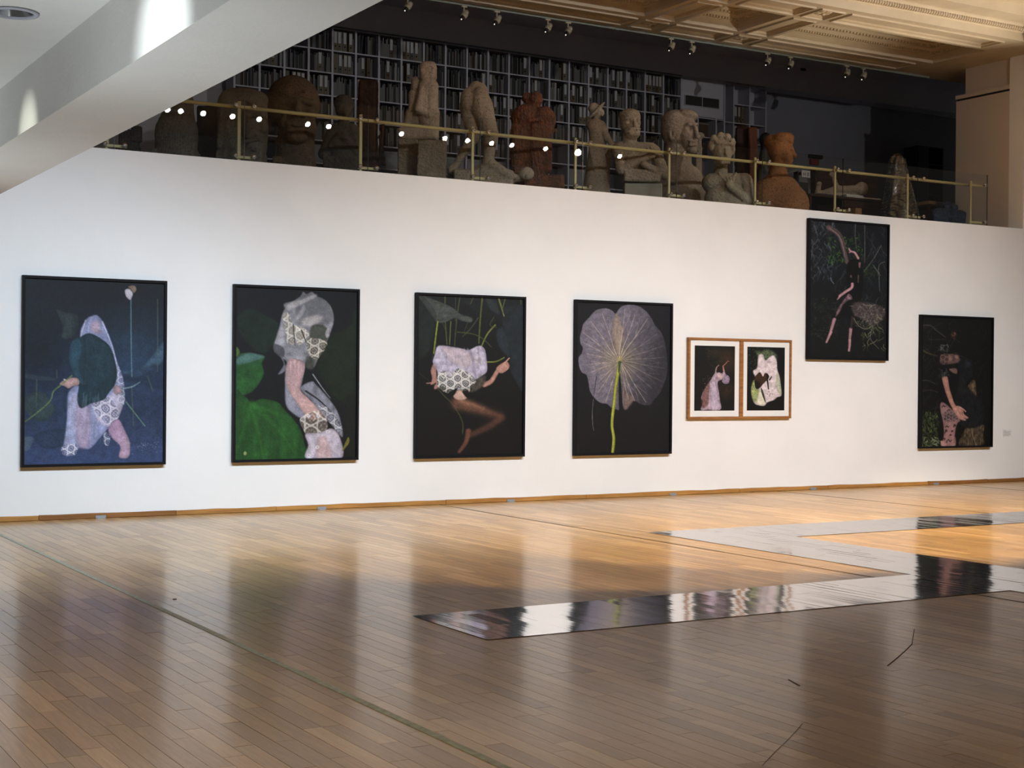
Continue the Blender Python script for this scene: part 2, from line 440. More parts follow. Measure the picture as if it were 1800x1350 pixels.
# ------------------------------------------------------------------ setting: coffered hall ceiling
ZC = 7.05
BIG = (9.0, 18.80, -4.6, -0.62)
COFFERS = [(9.26, 12.79, 0.15, 1.30), (13.46, 14.57, 0.15, 1.30), (15.27, 18.81, 0.15, 1.30), (5.4, 8.93, 0.15, 1.30)]
RIBX = [(12.90, 13.35), (14.70, 15.15), (9.0, 9.2)]
PANELS = []
for (a, b) in ((13.48, 14.58), (15.28, 18.54), (9.3, 12.77)):
    PANELS += [(a, b, 1.43, 1.89), (a, b, -0.47, 0.02)]
for (a, b) in RIBX[:2]: PANELS.append((a, b, 0.16, 1.29))
SQUARES = [(a, b, y0, y1) for (a, b) in RIBX[:2] for (y0, y1) in ((1.43, 1.89), (-0.47, 0.02))]
holes = [BIG] + COFFERS + PANELS + SQUARES
xs = sorted(set([-6, 26] + [v for h in holes for v in h[:2]])); ys = sorted(set([-15, 2.15] + [v for h in holes for v in h[2:]]))
mb = MB()
for i in range(len(xs)-1):
    for j in range(len(ys)-1):
        cx, cy = (xs[i]+xs[i+1])/2, (ys[j]+ys[j+1])/2
        if any(h[0] < cx < h[1] and h[2] < cy < h[3] for h in holes): continue
        mb.add([(xs[i],ys[j],ZC),(xs[i],ys[j+1],ZC),(xs[i+1],ys[j+1],ZC),(xs[i+1],ys[j],ZC)], [(0,1,2,3)])
mb.box(-6, 26, 2.15, 2.2, ZC, 7.9)
mb.box(-6, 26, -15, 2.15, 7.95, 8.0)
ceil_o = struct(mb.build('ceiling', M_ceil))
def recess(mb, x0, x1, y0, y1, z, steps, close=True):
    """stepped rectangular well; each step is (inset, rise)"""
    r = (x0, x1, y0, y1, z)
    for ins, dz in steps:
        q = (r[0]+ins, r[1]-ins, r[2]+ins, r[3]-ins, r[4]+dz)
        c = lambda t: [(t[0],t[2],t[4]),(t[1],t[2],t[4]),(t[1],t[3],t[4]),(t[0],t[3],t[4])]
        mb.add(c(r)+c(q), [(0,4,5,1),(1,5,6,2),(2,6,7,3),(3,7,4,0)]); r = q
    if close: mb.add([(r[0],r[2],r[4]),(r[1],r[2],r[4]),(r[1],r[3],r[4]),(r[0],r[3],r[4])], [(0,3,2,1)])
    return r
def studs(mb, r, z, pitch, w, h, dep):
    """row of small blocks round a rectangle"""
    x0, x1, y0, y1 = r
    n = int((x1-x0)/pitch)
    for i in range(n):
        c = x0+(i+.5)*(x1-x0)/n
        mb.box(c-w/2, c+w/2, y1-dep, y1, z-h, z); mb.box(c-w/2, c+w/2, y0, y0+dep, z-h, z)
    n = int((y1-y0)/pitch)
    for i in range(n):
        c = y0+(i+.5)*(y1-y0)/n
        mb.box(x1-dep, x1, c-w/2, c+w/2, z-h, z); mb.box(x0, x0+dep, c-w/2, c+w/2, z-h, z)
for (a, b, c, d) in COFFERS:
    m = MB(); recess(m, a, b, c, d, ZC, [(0,.13),(.03,.0),(0,.02),(.09,.06),(0,.02),(.07,.05),(0,.02)])
    co = m.build('coffer', M_ceil, ceil_o)
    m = MB(); studs(m, (a+.035, b-.035, c+.035, d-.035), ZC+.175, .055, .030, .03, .045)
    studs(m, (a+.125, b-.125, c+.125, d-.125), ZC+.255, .07, .04, .03, .04)
    m.build('dentil_band', M_ceil, co)['kind'] = 'stuff'
for (a, b, c, d) in PANELS:
    m = MB(); recess(m, a, b, c, d, ZC, [(.0,-.025),(.02,0),(0,.02),(.02,.012),(.02,0),(0,.012),(.02,.02)])
    m.build('rib_panel', M_ceil, ceil_o)
for (a, b, c, d) in SQUARES:
    m = MB(); recess(m, a, b, c, d, ZC, [(.0,-.025),(.02,0),(0,.02),(.03,.012),(.015,.03)])
    sq = m.build('rosette_panel', M_ceil, ceil_o)
    cx, cy = (a+b)/2, (c+d)/2; m = MB().ball((cx,cy,ZC+.01), .035)
    for k in range(8):
        t = k*math.pi/4; ln = .15 if k % 2 else .12
        m.ball((cx+ln*.55*math.cos(t), cy+ln*.55*math.sin(t), ZC+.025), (.03+.04*abs(math.cos(t)), .03+.04*abs(math.sin(t)), .03), 8, 6)
    m.build('rosette', M_ceil, sq, True)
m = MB(); recess(m, *BIG, ZC, [(0,.12),(.015,0),(.11,.10),(0,.02),(.34,.0),(0,.16),(.05,0),(.16,.0),(.09,.09),(0,.02),(.2,.0),(0,.1)])
big = m.build('large_coffer', M_ceil, ceil_o)
m = MB(); n = 190
for i in range(n):      # egg-shaped beads of the moulding along the far and the right edge
    c = BIG[0]+.1+(i+.5)*(BIG[1]-BIG[0]-.2)/n
    m.ball((c, BIG[3]-.075, ZC+.165), (.020,.045,.040), 6, 4)
for i in range(40):
    c = BIG[3]-.15-i*.052; m.ball((BIG[1]-.075, c, ZC+.165), (.045,.020,.040), 6, 4)
m.build('bead_moulding', M_ceil, big, True)['kind'] = 'stuff'

# ------------------------------------------------------------------ setting: mezzanine beam upper left
MB_ = MB().box(2.115, 2.665, -15, -0.001, 3.20, 4.25)
struct(MB_.build('ceiling_beam', M_beam))
ZS = 3.61
ms = MB(); hole = []
DOWN = [(1.73, -8.19)]
R_D = 0.115
# slab soffit with round holes for the recessed downlights
def slab_cell(mb, x0, x1, y0, y1, cx=None, cy=None):
    if cx is None:
        mb.add([(x0,y0,ZS),(x0,y1,ZS),(x1,y1,ZS),(x1,y0,ZS)], [(0,1,2,3)]); return
    n = 32; vs = []; fs = []
    for i in range(n):
        t = 2*math.pi*i/n; c, s = math.cos(t), math.sin(t)
        k = min((x1-cx)/c if c > 1e-6 else ((x0-cx)/c if c < -1e-6 else 9), (y1-cy)/s if s > 1e-6 else ((y0-cy)/s if s < -1e-6 else 9))
        vs += [(cx+R_D*c, cy+R_D*s, ZS), (cx+k*c, cy+k*s, ZS)]
    for i in range(n): j = (i+1) % n; fs.append((2*i, 2*j, 2*j+1, 2*i+1))
    for sx, sy in ((x0,y0),(x1,y0),(x1,y1),(x0,y1)):       # corner fillers
        t = math.atan2(sy-cy, sx-cx) % (2*math.pi); i = int(t/(2*math.pi/n)); j = (i+1) % n
        q = len(vs); vs.append((sx,sy,ZS)); fs.append((2*i+1, q, 2*j+1))
    mb.add(vs, fs)
yc = [-15] + sorted(v for d in DOWN for v in (d[1]-.3, d[1]+.3)) + [0]
for a, b in zip(yc[:-1], yc[1:]):
    slab_cell(ms, -6, 1.43, a, b)
    hit = [d for d in DOWN if a < d[1] < b]
    slab_cell(ms, 1.43, 2.115, a, b, *(hit[0] if hit else ()))
ms.box(-6, 2.115, -15, 0, 3.95, 4.2)
struct(ms.build('ceiling_mezzanine', M_beam))
M_refl = principled('downlight_reflector', (0.55,0.57,0.6), 0.18, metal=1.0)
for k, (cx, cy) in enumerate(DOWN):
    t = thing('downlight', 'round recessed downlight with mirror reflector in the upper left ceiling', 'downlight', (cx, cy, ZS))
    MB().lathe([(R_D+.02,ZS-.004),(R_D+.02,ZS-.010),(R_D-.005,ZS-.012),(R_D-.008,ZS)], (cx,cy,0), 32).build('trim_ring', M_white, t, True)
    MB().lathe([(R_D-.006,ZS-.002),(R_D-.016,ZS+.05),(R_D-.04,ZS+.10),(.03,ZS+.13),(0.0,ZS+.13)], (cx,cy,0), 32).build('reflector', M_refl, t, True)
    MB().tube((cx,cy,ZS+.06),(cx,cy,ZS+.125), .016, .020, 10).build('lamp', M_down, t, True)
# ------------------------------------------------------------------ photographs on the wall
def srgb_to_lin(a):
    a = np.clip(a, 0, 1); return np.where(a <= 0.04045, a/12.92, ((a+0.055)/1.055)**2.4)
def hexc(c): c = c.lstrip('#'); return np.array([int(c[i:i+2], 16)/255 for i in (0,2,4)])
def smooth_pts(pts, closed=True, n=5):
    P = np.array(pts, float); out = []; m = len(P)
    rngi = range(m) if closed else range(m-1)
    for i in rngi:
        p0, p1, p2, p3 = (P[(i-1) % m], P[i], P[(i+1) % m], P[(i+2) % m]) if closed else (P[max(i-1,0)], P[i], P[i+1], P[min(i+2,m-1)])
        for t in np.arange(n)/n:
            out.append(0.5*((2*p1)+(-p0+p2)*t+(2*p0-5*p1+4*p2-p3)*t*t+(-p0+3*p1-3*p2+p3)*t**3))
    if not closed: out.append(P[-1])
    return np.array(out)

class Print:
    """colours of a photographic print, painted on the vertices of a fine grid; shapes are given in study coordinates q"""
    def __init__(self, nu, nv, corners, seed=0):
        self.nu, self.nv = nu, nv
        u, v = np.meshgrid(np.linspace(0,1,nu), np.linspace(0,1,nv))
        self.u, self.v = u, v
        A = []; B = []
        for (x, y), (a, b) in zip(corners, ((0,0),(1,0),(1,1),(0,1))):
            A += [[a,b,1,0,0,0,-x*a,-x*b],[0,0,0,a,b,1,-y*a,-y*b]]; B += [x,y]
        h = np.append(np.linalg.solve(np.array(A,float), np.array(B,float)), 1).reshape(3,3)
        w = h[2,0]*u+h[2,1]*v+1
        self.x = (h[0,0]*u+h[0,1]*v+h[0,2])/w; self.y = (h[1,0]*u+h[1,1]*v+h[1,2])/w
        self.px = abs(self.x[0,1]-self.x[0,0])
        self.c = np.zeros((nv,nu,3)); self.rng = np.random.default_rng(seed)
    def noise(self, sx, sy, oct=3):
        out = np.zeros_like(self.x); amp = 1.0; tot = 0
        for o in range(oct):
            g = self.rng.random((64,64)); X = self.x/sx*2**o; Y = self.y/sy*2**o
            xi = np.floor(X).astype(int); yi = np.floor(Y).astype(int); fx = X-xi; fy = Y-yi
            fx = fx*fx*(3-2*fx); fy = fy*fy*(3-2*fy)
            G = lambda a, b: g[b % 64, a % 64]
            out += amp*((G(xi,yi)*(1-fx)+G(xi+1,yi)*fx)*(1-fy)+(G(xi,yi+1)*(1-fx)+G(xi+1,yi+1)*fx)*fy); tot += amp; amp *= .5
        return out/tot
    def bg(self, stops):
        ys = [s[0] for s in stops]; cs = np.array([hexc(s[1]) for s in stops])
        for k in range(3): self.c[...,k] = np.interp(self.v, ys, cs[:,k])
    def put(self, a, col):
        col = hexc(col) if isinstance(col, str) else col
        self.c = self.c*(1-a[...,None]) + col*a[...,None]
    def win(self, P, pad):
        (xa, ya), (xb, yb) = P.min(0)-pad, P.max(0)+pad
        r = np.where((self.y.min(1) <= yb) & (self.y.max(1) >= ya))[0]; c = np.where((self.x.min(0) <= xb) & (self.x.max(0) >= xa))[0]
        if len(r) == 0 or len(c) == 0: return None
        return slice(r[0], r[-1]+1), slice(c[0], c[-1]+1)
    def mask(self, pts, feather=6, smooth=True):
        P = smooth_pts(pts) if smooth else np.array(pts, float)
        f = max(feather, self.px); out = np.zeros(self.x.shape); w = self.win(P, f)
        if w is None: return out
        x, y = self.x[w], self.y[w]
        Q = np.roll(P, -1, 0); d = np.full(x.shape, 1e9); ins = np.zeros(x.shape, bool)
        for (ax, ay), (bx, by) in zip(P, Q):
            ex, ey = bx-ax, by-ay; L2 = ex*ex+ey*ey+1e-9
            t = np.clip(((x-ax)*ex+(y-ay)*ey)/L2, 0, 1)
            d = np.minimum(d, (x-ax-t*ex)**2+(y-ay-t*ey)**2)
            cond = (ay > y) != (by > y)
            ins ^= cond & (x < ex*(y-ay)/(ey if abs(ey) > 1e-9 else 1e-9)+ax)
        d = np.sqrt(d); sd = np.where(ins, d, -d)
        out[w] = np.clip(sd/f+0.5, 0, 1); self.sd = np.full(self.x.shape, -1e9); self.sd[w] = sd; return out
    def poly(self, pts, col, feather=6, alpha=1.0, smooth=True, tex=None, shade=None, vol=0.6):
        m = self.mask(pts, feather, smooth)*alpha
        c = np.broadcast_to(hexc(col), self.c.shape).copy()
        if tex: c = c*(1+tex[2]*(self.noise(tex[0], tex[1])[...,None]-.5)*2)
        if shade:      # (x0,y0,x1,y1,colour at the second point) in the print itself
            x0,y0,x1,y1,c2 = shade; t = np.clip(((self.x-x0)*(x1-x0)+(self.y-y0)*(y1-y0))/((x1-x0)**2+(y1-y0)**2), 0, 1)[...,None]
            c = c*(1-t)+hexc(c2)*t*(c/np.maximum(hexc(col), .02))
        if vol: c = c*(1-vol*.32+vol*.40*np.sqrt(np.clip(self.sd/26, 0, 1)))[...,None]      # modelling inside the pictured form
        self.put(m, np.clip(c, 0, 1)); return m
    def line(self, pts, w0, w1, col, alpha=1.0, feather=None, smooth=True):
        P = smooth_pts(pts, False, 5) if smooth and len(pts) > 2 else np.array(pts, float)
        f = max(feather or 0, self.px); win = self.win(P, max(w0, w1)/2+f); n = len(P)-1
        if win is None: return
        x, y = self.x[win], self.y[win]; best = np.full(x.shape, -1e9)
        for i in range(n):
            (ax, ay), (bx, by) = P[i], P[i+1]; ex, ey = bx-ax, by-ay; L2 = ex*ex+ey*ey+1e-9
            t = np.clip(((x-ax)*ex+(y-ay)*ey)/L2, 0, 1)
            w = (w0+(w1-w0)*(i+t)/n)/2
            best = np.maximum(best, w-np.hypot(x-ax-t*ex, y-ay-t*ey))
        a = (np.clip(best/f+.5, 0, 1)*alpha)[...,None]; cc = hexc(col) if isinstance(col, str) else col
        if max(w0, w1) > 11: cc = cc*(.66+.44*np.sqrt(np.clip(best/(max(w0, w1)*.42), 0, 1)))[...,None]
        self.c[win] = self.c[win]*(1-a)+np.clip(cc, 0, 1)*a
    def blob(self, x, y, rx, ry, col, alpha=1.0, soft=1.0, rot=0):
        c, s = math.cos(math.radians(rot)), math.sin(math.radians(rot)); dx, dy = self.x-x, self.y-y
        q = np.hypot((dx*c+dy*s)/rx, (-dx*s+dy*c)/ry)
        self.put(np.clip((1-q)/soft+0.0, 0, 1)*alpha, col)
    def lace(self, pts, per, light, dark, alpha=.9, feather=6):
        m = self.mask(pts, feather)*alpha; X = self.x/per; Y = self.y/per
        c = np.cos; p2 = 2*math.pi
        X = X+.05*np.sin(self.y/per*2.3); Y = Y+.05*np.sin(self.x/per*2.9)
        h = c(p2*X)+c(p2*(X/2+Y*.866))+c(p2*(X/2-Y*.866))
        fine = c(p2*X*3)*c(p2*Y*3)
        hexa = np.clip(1.2-np.abs(h+1.05)*2.2, 0, 1); rose = np.clip(1.1-np.abs(h-1.5)*1.7, 0, 1)
        ring = np.clip(hexa+.8*rose*(.55+.45*c(p2*X*4+p2*Y*2))+.45*np.clip(fine, 0, 1), 0, 1)
        self.put(m*(1-ring)*.8, dark); self.put(m*ring*.95, light)
    def twigs(self, n, box, ln, w, cols, alpha=.6, vert=0.0):
        R = self.rng
        for _ in range(n):
            x = R.uniform(box[0], box[2]); y = R.uniform(box[1], box[3]); a = R.uniform(0, math.pi)*(1-vert)+vert*(math.pi/2+R.normal(0,.25))
            l = ln*R.uniform(.4, 1.2); b = R.normal(0, l*.15)
            self.line([(x,y),(x+l*.5*math.cos(a)+b, y+l*.5*math.sin(a)),(x+l*math.cos(a), y+l*math.sin(a))], w, w*.6, cols[R.integers(len(cols))], min(1, alpha*R.uniform(.6,1.25)))
    def build(self, x0, x1, z0, z1, y, parent, name='print'):
        nu, nv = self.nu, self.nv
        gr = self.rng.normal(0, 1, (nv, nu)); mot = self.noise(self.px*7, self.px*7)-.5      # photographic grain and mottling
        self.c = np.clip(self.c*(1+.05*gr+.28*mot)[...,None]+.006*gr[...,None], 0, 1)
        co = np.empty((nv,nu,3)); co[...,0] = x0+self.u*(x1-x0); co[...,1] = y; co[...,2] = z1-self.v*(z1-z0)
        i = np.arange(nv-1)[:,None]*nu+np.arange(nu-1)[None]
        f = np.stack([i, i+nu, i+nu+1, i+1], -1).reshape(-1,4)
        me = bpy.data.meshes.new(name)
        me.vertices.add(nu*nv); me.vertices.foreach_set('co', co.ravel())
        me.loops.add(f.size); me.loops.foreach_set('vertex_index', f.ravel().astype(np.int32))
        me.polygons.add(len(f)); me.polygons.foreach_set('loop_start', np.arange(0, f.size, 4, dtype=np.int32))
        me.update(calc_edges=True)
        col = np.ones((nv*nu,4), np.float32); col[:,:3] = (srgb_to_lin(self.c)*0.86).reshape(-1,3)
        at_ = me.color_attributes.new('ink', 'FLOAT_COLOR', 'POINT'); at_.data.foreach_set('color', col.ravel())
        return obj(name, me, M_print, parent)

M_print = principled('photo_print_ink', (0.1,0.1,0.1), 0.55, spec=0.25)
_a = N(M_print, 'ShaderNodeVertexColor', layer_name='ink'); L(M_print, _a, 'Color', M_print.node_tree.nodes['Principled BSDF'], 'Base Color')

def framed(name, label, x0, x1, z0, z1, paint, bar=0.03, dep=0.07):
    t = thing(name, label, 'picture', ((x0+x1)/2, 0, z0), 'large framed photographs on the white wall')
    f = MB().box(x0, x1, -dep, -0.004, z0, z0+bar).box(x0, x1, -dep, -0.004, z1-bar, z1)
    f.box(x0, x0+bar, -dep, -0.004, z0+bar, z1-bar).box(x1-bar, x1, -dep, -0.004, z0+bar, z1-bar)
    f.build('frame', M_frame, t)
    MB().box(x0+bar, x1-bar, -0.04, -0.006, z0+bar, z1-bar).build('backing', M_black, t)
    paint.build(x0+bar, x1-bar, z0+bar, z1-bar, -dep+0.022, t)
    return t
NU, NV = 210, 272
# --- veiled figure behind a dark leaf, standing in water
p = Print(NU, NV, [(78,68),(998,105),(1000,1283),(90,1297)], 1)
p.bg([(0,'#131820'),(.25,'#161d28'),(.5,'#22304a'),(.75,'#2b3852'),(1,'#3b4a70')])
p.blob(800,560,420,380,'#31526c',.55,1.2); p.blob(180,560,260,330,'#0e1319',.75,1.0); p.blob(560,160,500,140,'#10141b',.7,1.0)
p.poly([(285,280),(350,300),(430,320),(415,440),(370,470),(325,460),(330,380)],'#2f3b3c',10,.8,tex=(18,90,.25))
p.poly([(730,690),(840,670),(920,590),(1000,490),(1000,610),(900,690),(800,730)],'#4a6478',14,.65,tex=(30,12,.2))
p.poly([(85,700),(180,715),(300,735),(230,750),(90,730)],'#3a4a55',8,.6); p.poly([(85,860),(190,820),(290,930),(230,1010),(150,1000),(90,930)],'#34443f',12,.7,tex=(30,40,.2))
p.poly([(720,720),(990,640),(1000,800),(850,770)],'#1d2b40',20,.6); p.poly([(150,1110),(260,1070),(370,1080),(360,1170),(220,1190)],'#27364b',14,.7)
p.poly([(90,1120),(150,1125),(120,1200),(90,1200)],'#6a7c86',8,.5)
for s in ([(165,740),(165,920)],[(955,210),(960,690)],[(790,790),(805,1045)],[(895,720),(930,820)],[(295,680),(297,730)]): p.line(s,7,6,'#4d6052',.7)
p.line([(778,205),(782,450),(790,722)],8,8,'#5a7a86',.9)
p.poly([(738,150),(765,140),(790,170),(780,205),(768,213),(745,190)],'#c9c2cc',4); p.poly([(760,125),(800,118),(814,145),(795,168),(780,150)],'#8d7866',4,.9)
veil = [(445,470),(480,350),(520,320),(560,318),(600,370),(640,470),(680,590),(710,680),(735,760),(715,830),(745,900),(700,905),(708,980),(680,1010),(640,1060),(580,1130),(520,1195),(450,1190),(420,1235),(345,1228),(360,1090),(372,960),(380,820),(430,780),(520,800)]
p.poly(veil,'#8f93b8',8,.93,tex=(26,120,.16)); p.poly([(410,830),(500,900),(520,1000),(510,1180),(440,1170),(400,1000)],'#b59aae',24,.65)
p.poly([(370,830),(430,830),(430,1000),(428,1200),(350,1220),(365,1000)],'#a4a9c9',10,.55,tex=(14,160,.2))
p.blob(545,392,42,52,'#b9a3b4',.95,.5); p.blob(572,425,20,18,'#8f7480',.8,.6); p.blob(530,385,12,6,'#6f6276',.7); p.blob(566,386,10,5,'#6f6276',.7)
p.line([(480,350),(455,430),(450,470)],10,6,'#c9cbe6',.7); p.line([(590,360),(650,500),(690,640)],14,10,'#bfc3e2',.75); p.line([(520,330),(500,400),(500,440)],8,6,'#c3c4e0',.5)
p.poly([(640,850),(690,800),(740,870),(700,1000),(640,1050),(560,1000),(540,890)],'#c9bfd2',10,.8)
p.lace([(530,895),(640,860),(705,960),(690,1010),(640,1040),(560,960)],62,'#e0dbe8','#4e4e6a',.8)
p.lace([(690,650),(715,680),(738,760),(745,900),(700,880),(680,790)],36,'#d9d6e4','#6d6f8c',.7); p.lace([(345,1170),(430,1165),(425,1232),(342,1228)],44,'#e8e6f2','#4a4e6c',.85); p.lace([(610,1095),(650,1100),(645,1170),(615,1165)],40,'#e4e2ee','#4a4f70',.8)
p.poly([(640,1060),(700,1000),(750,1080),(782,1160),(775,1250),(712,1250),(718,1180),(660,1120)],'#a78aa6',8,shade=(640,1060,780,1240,'#b79bb0'))
p.blob(765,1165,25,25,'#c7a9ba',.6,1.0)
leaf = [(480,440),(520,438),(580,470),(640,520),(675,610),(692,700),(680,770),(640,830),(610,870),(560,890),(520,900),(460,930),(432,880),(440,800),(445,760),(400,700),(370,620),(385,560),(390,490),(440,465)]
p.poly(leaf,'#1c323c',6,1,tex=(60,60,.14)); p.poly([(385,500),(440,470),(455,560),(440,650),(470,740),(490,770),(440,760),(380,640)],'#2d4c5f',12,.75)
p.line([(470,460),(480,600),(470,760)],10,4,'#16272e',.5)
for X, Y in ((520,450),(600,500),(660,600),(680,720),(630,820),(540,880)): p.line([(560,640),((560+X)/2+8,(640+Y)/2-6),(X,Y)],5,2,'#27424d',.55)
for q in range(40):
    X = p.rng.uniform(370,640); p.line([(X,p.rng.uniform(820,900)),(X-8,p.rng.uniform(980,1060)),(X-14,p.rng.uniform(1090,1180))],4,3,'#c3c4dd',.22)
p.poly([(315,770),(345,745),(400,728),(440,740),(440,775),(400,785),(375,800),(350,785)],'#b5928f',5); p.line([(345,740),(360,750)],9,7,'#cfc0c0')
p.line([(395,715),(320,780),(275,820),(255,880),(180,950),(95,1015)],9,7,'#6f8350',.85)
p.poly([(670,795),(700,780),(725,815),(700,840),(675,830)],'#a88a90',5,.9); p.line([(735,800),(790,790),(845,758)],12,6,'#8aa0a8',.8); p.line([(755,890),(810,960),(880,1048)],9,6,'#6b8a78',.85)
for q in range(60):
    X = p.rng.normal(880,60); Y = p.rng.normal(1180,16); p.blob(X,Y,6,4,'#9aa6bd',.5)
framed('framed_photograph','framed photo of a veiled figure behind a dark leaf in blue water, leftmost',3.52,5.13,0.592,2.70,p)
# --- head and arm wrapped in white lace among green leaves
p = Print(NU, NV, [(97,58),(962,92),(962,1290),(97,1305)], 2)
p.bg([(0,'#0d1016'),(.5,'#0c1014'),(1,'#0c0f10')])
p.poly([(105,270),(150,225),(230,215),(320,270),(400,325),(385,430),(320,530),(240,520),(150,430),(115,370)],'#15231d',10,1,tex=(60,60,.25))
p.poly([(755,430),(860,370),(965,350),(965,870),(830,875),(700,700),(690,600)],'#141f13',16,1,tex=(60,60,.2)); p.poly([(880,900),(965,870),(965,1290),(900,1290)],'#10150f',20,.9); p.poly([(930,250),(965,210),(965,390),(935,330)],'#16221a',8)
p.poly([(97,575),(190,532),(250,545),(305,560),(285,610),(298,690),(240,790),(180,832),(97,838)],'#2b5639',6,1,tex=(60,50,.2),shade=(180,540,180,640,'#214d24')); p.poly([(97,580),(190,535),(300,560),(240,590),(120,620)],'#5f7d84',14,.65)
p.poly([(97,490),(125,520),(120,550),(97,560)],'#4e6e33',5)
p.poly([(97,832),(150,838),(190,870),(215,905),(250,875),(310,866),(400,890),(455,950),(520,1020),(570,1100),(590,1180),(585,1310),(97,1310)],'#20481f',6,1,tex=(40,180,.22))
for s in ([(215,910),(150,1100),(110,1250)],[(215,910),(260,1100),(300,1290)],[(225,905),(400,1080),(520,1250)],[(215,905),(330,950),(480,1000)]): p.line(s,60,20,'#2f6a2a',.35,30)
p.blob(170,1258,14,18,'#8f9a66',1,.4)
p.poly([(430,560),(445,600),(455,660),(400,690),(440,620),(420,570)],'#8b8d99',8,.8)
p.poly([(430,245),(470,185),(550,130),(575,95),(600,110),(640,95),(670,125),(730,150),(780,210),(797,300),(770,400),(740,470),(690,570),(655,640),(640,560),(600,600),(590,660),(560,795),(520,810),(470,780),(452,650),(460,600),(410,560),(366,510),(385,420),(410,330)],'#84848c',8,1,tex=(60,60,.28))
p.poly([(520,180),(640,110),(760,200),(780,300),(700,330),(560,290)],'#5d5e66',30,.7); p.poly([(440,180),(560,150),(650,110),(670,130),(560,190),(470,230)],'#b9b6b8',14,.75); p.poly([(520,290),(575,190),(590,230),(550,290)],'#b5b2b6',10,.6); p.poly([(560,300),(640,260),(720,270),(690,320),(600,345)],'#b4afae',22,.75)
p.poly([(385,420),(430,330),(450,470),(420,480),(370,480)],'#b9b8c0',16,.6); p.poly([(640,340),(720,335),(765,390),(740,450),(690,430),(630,430)],'#3d423a',14,.9); p.poly([(370,470),(440,500),(440,560),(400,550),(366,515)],'#44454c',10,.8)
p.poly([(735,390),(760,350),(765,410),(745,425)],'#c2bfc6',6,.8); p.poly([(605,560),(660,590),(650,650),(600,640)],'#4a4c46',12,.8)
p.lace([(430,260),(470,250),(510,350),(525,460),(470,470),(450,380)],72,'#e2dcd2','#8d8676',.85); p.lace([(500,340),(570,350),(620,390),(600,440),(545,480),(520,420)],70,'#e8e2d8','#9a917e',.9); p.lace([(620,430),(750,460),(690,570),(660,590),(610,520)],60,'#d8d2c2','#4a4636',.9)
p.line([(505,330),(520,480)],7,4,'#26241f'); p.line([(565,370),(600,460)],9,5,'#26241f')
p.poly([(470,590),(520,575),(580,600),(590,650),(560,790),(620,860),(680,920),(720,990),(640,1020),(560,940),(490,850),(450,740)],'#b0949a',10,1,shade=(480,600,660,960,'#bf9c97'))
for s in ([(490,600),(492,700)],[(520,590),(520,690)],[(550,600),(545,700)]): p.line(s,22,14,'#c8a8a6',.55,10)
p.poly([(455,690),(470,790),(540,900),(600,990),(580,1010),(520,980),(455,900)],'#a3a3b6',12,.85); p.poly([(560,790),(640,740),(680,770),(770,870),(830,960),(860,1060),(865,1145),(800,1070),(720,980),(640,880)],'#8d8e9c',10,.9,tex=(20,80,.25))
p.line([(650,690),(720,790),(775,860)],9,4,'#c9c8d4',.7); p.line([(600,810),(700,880),(800,980),(850,1060)],12,6,'#17171a',.9)
p.lace([(560,1010),(640,960),(720,960),(760,1060),(720,1120),(620,1130),(580,1080)],92,'#e6ddd4','#7c6c62',.9); p.lace([(690,920),(760,930),(850,1040),(860,1130),(790,1060)],60,'#d5d3da','#5b5a63',.8)
p.poly([(600,1120),(700,1110),(790,1080),(850,1150),(857,1300),(610,1300),(620,1200)],'#b8afbc',10,1,tex=(40,90,.18)); p.poly([(690,1160),(750,1150),(790,1300),(690,1300)],'#c3a2a0',22,.7)
for (X,Y) in ((685,1215),(625,1275),(760,1105),(690,990),(620,990)): p.blob(X,Y,17,17,'#e6e2e8',.9,.5); p.blob(X,Y,7,7,'#a59fa8',.9,.5)
p.poly([(865,1240),(905,1145),(915,1180),(880,1230)],'#7c7434',5)
framed('framed_photograph','framed photo of a lace-wrapped head and arm among green leaves, second from left',5.935,7.552,0.596,2.70,p)
# --- reclining figure under a lace shawl with stems behind
p = Print(NU, NV, [(100,60),(905,92),(900,1280),(98,1297)], 3)
p.bg([(0,'#14181c'),(.3,'#0f1214'),(.6,'#0a0b0c'),(1,'#09090a')])
p.poly([(100,70),(180,130),(235,270),(215,380),(180,500),(100,520)],'#18201e',14,1,tex=(60,60,.2)); p.poly([(420,80),(700,80),(900,100),(900,300),(560,200)],'#171c1f',40,.8,tex=(80,60,.3))
p.poly([(620,85),(690,110),(715,160),(720,210),(650,170)],'#2c3133',8,.9); p.poly([(740,160),(840,145),(830,190),(760,210)],'#23282a',10,.8)
for s,c,w in (([(590,80),(575,250),(565,430)],'#59602f',14),([(418,75),(395,250),(380,450)],'#4b5230',9),([(385,80),(385,260)],'#3c4330',7),([(305,70),(308,260),(322,440)],'#525a34',10),([(520,80),(500,130)],'#4a5034',8),([(350,265),(342,440)],'#5a6238',12),([(690,290),(630,360),(585,455)],'#77813f',13),([(715,85),(735,150),(757,222)],'#6d7640',14),([(765,90),(745,160)],'#5b6338',9),([(885,95),(885,165)],'#4a5030',10),([(560,235),(500,320),(440,380)],'#474e30',8),([(400,345),(520,360),(600,400),(660,460)],'#4b522f',8),([(285,270),(320,350)],'#3e452c',6),([(680,230),(650,290),(700,310)],'#424a2f',7),([(480,270),(450,350)],'#3c432b',6)): p.line(s,w,w*.8,c,.9)
p.poly([(130,70),(230,100),(350,150),(430,210),(512,235),(505,270),(440,262),(380,240),(300,272),(240,265),(215,200)],'#4a504d',6,1,tex=(50,20,.25)); p.poly([(100,70),(160,90),(230,190),(235,260),(170,170)],'#3a403f',10,.9)
for X in range(270,500,34): p.line([(245,262),(X,160+(X-270)*.28)],4,2,'#2b302e',.7)
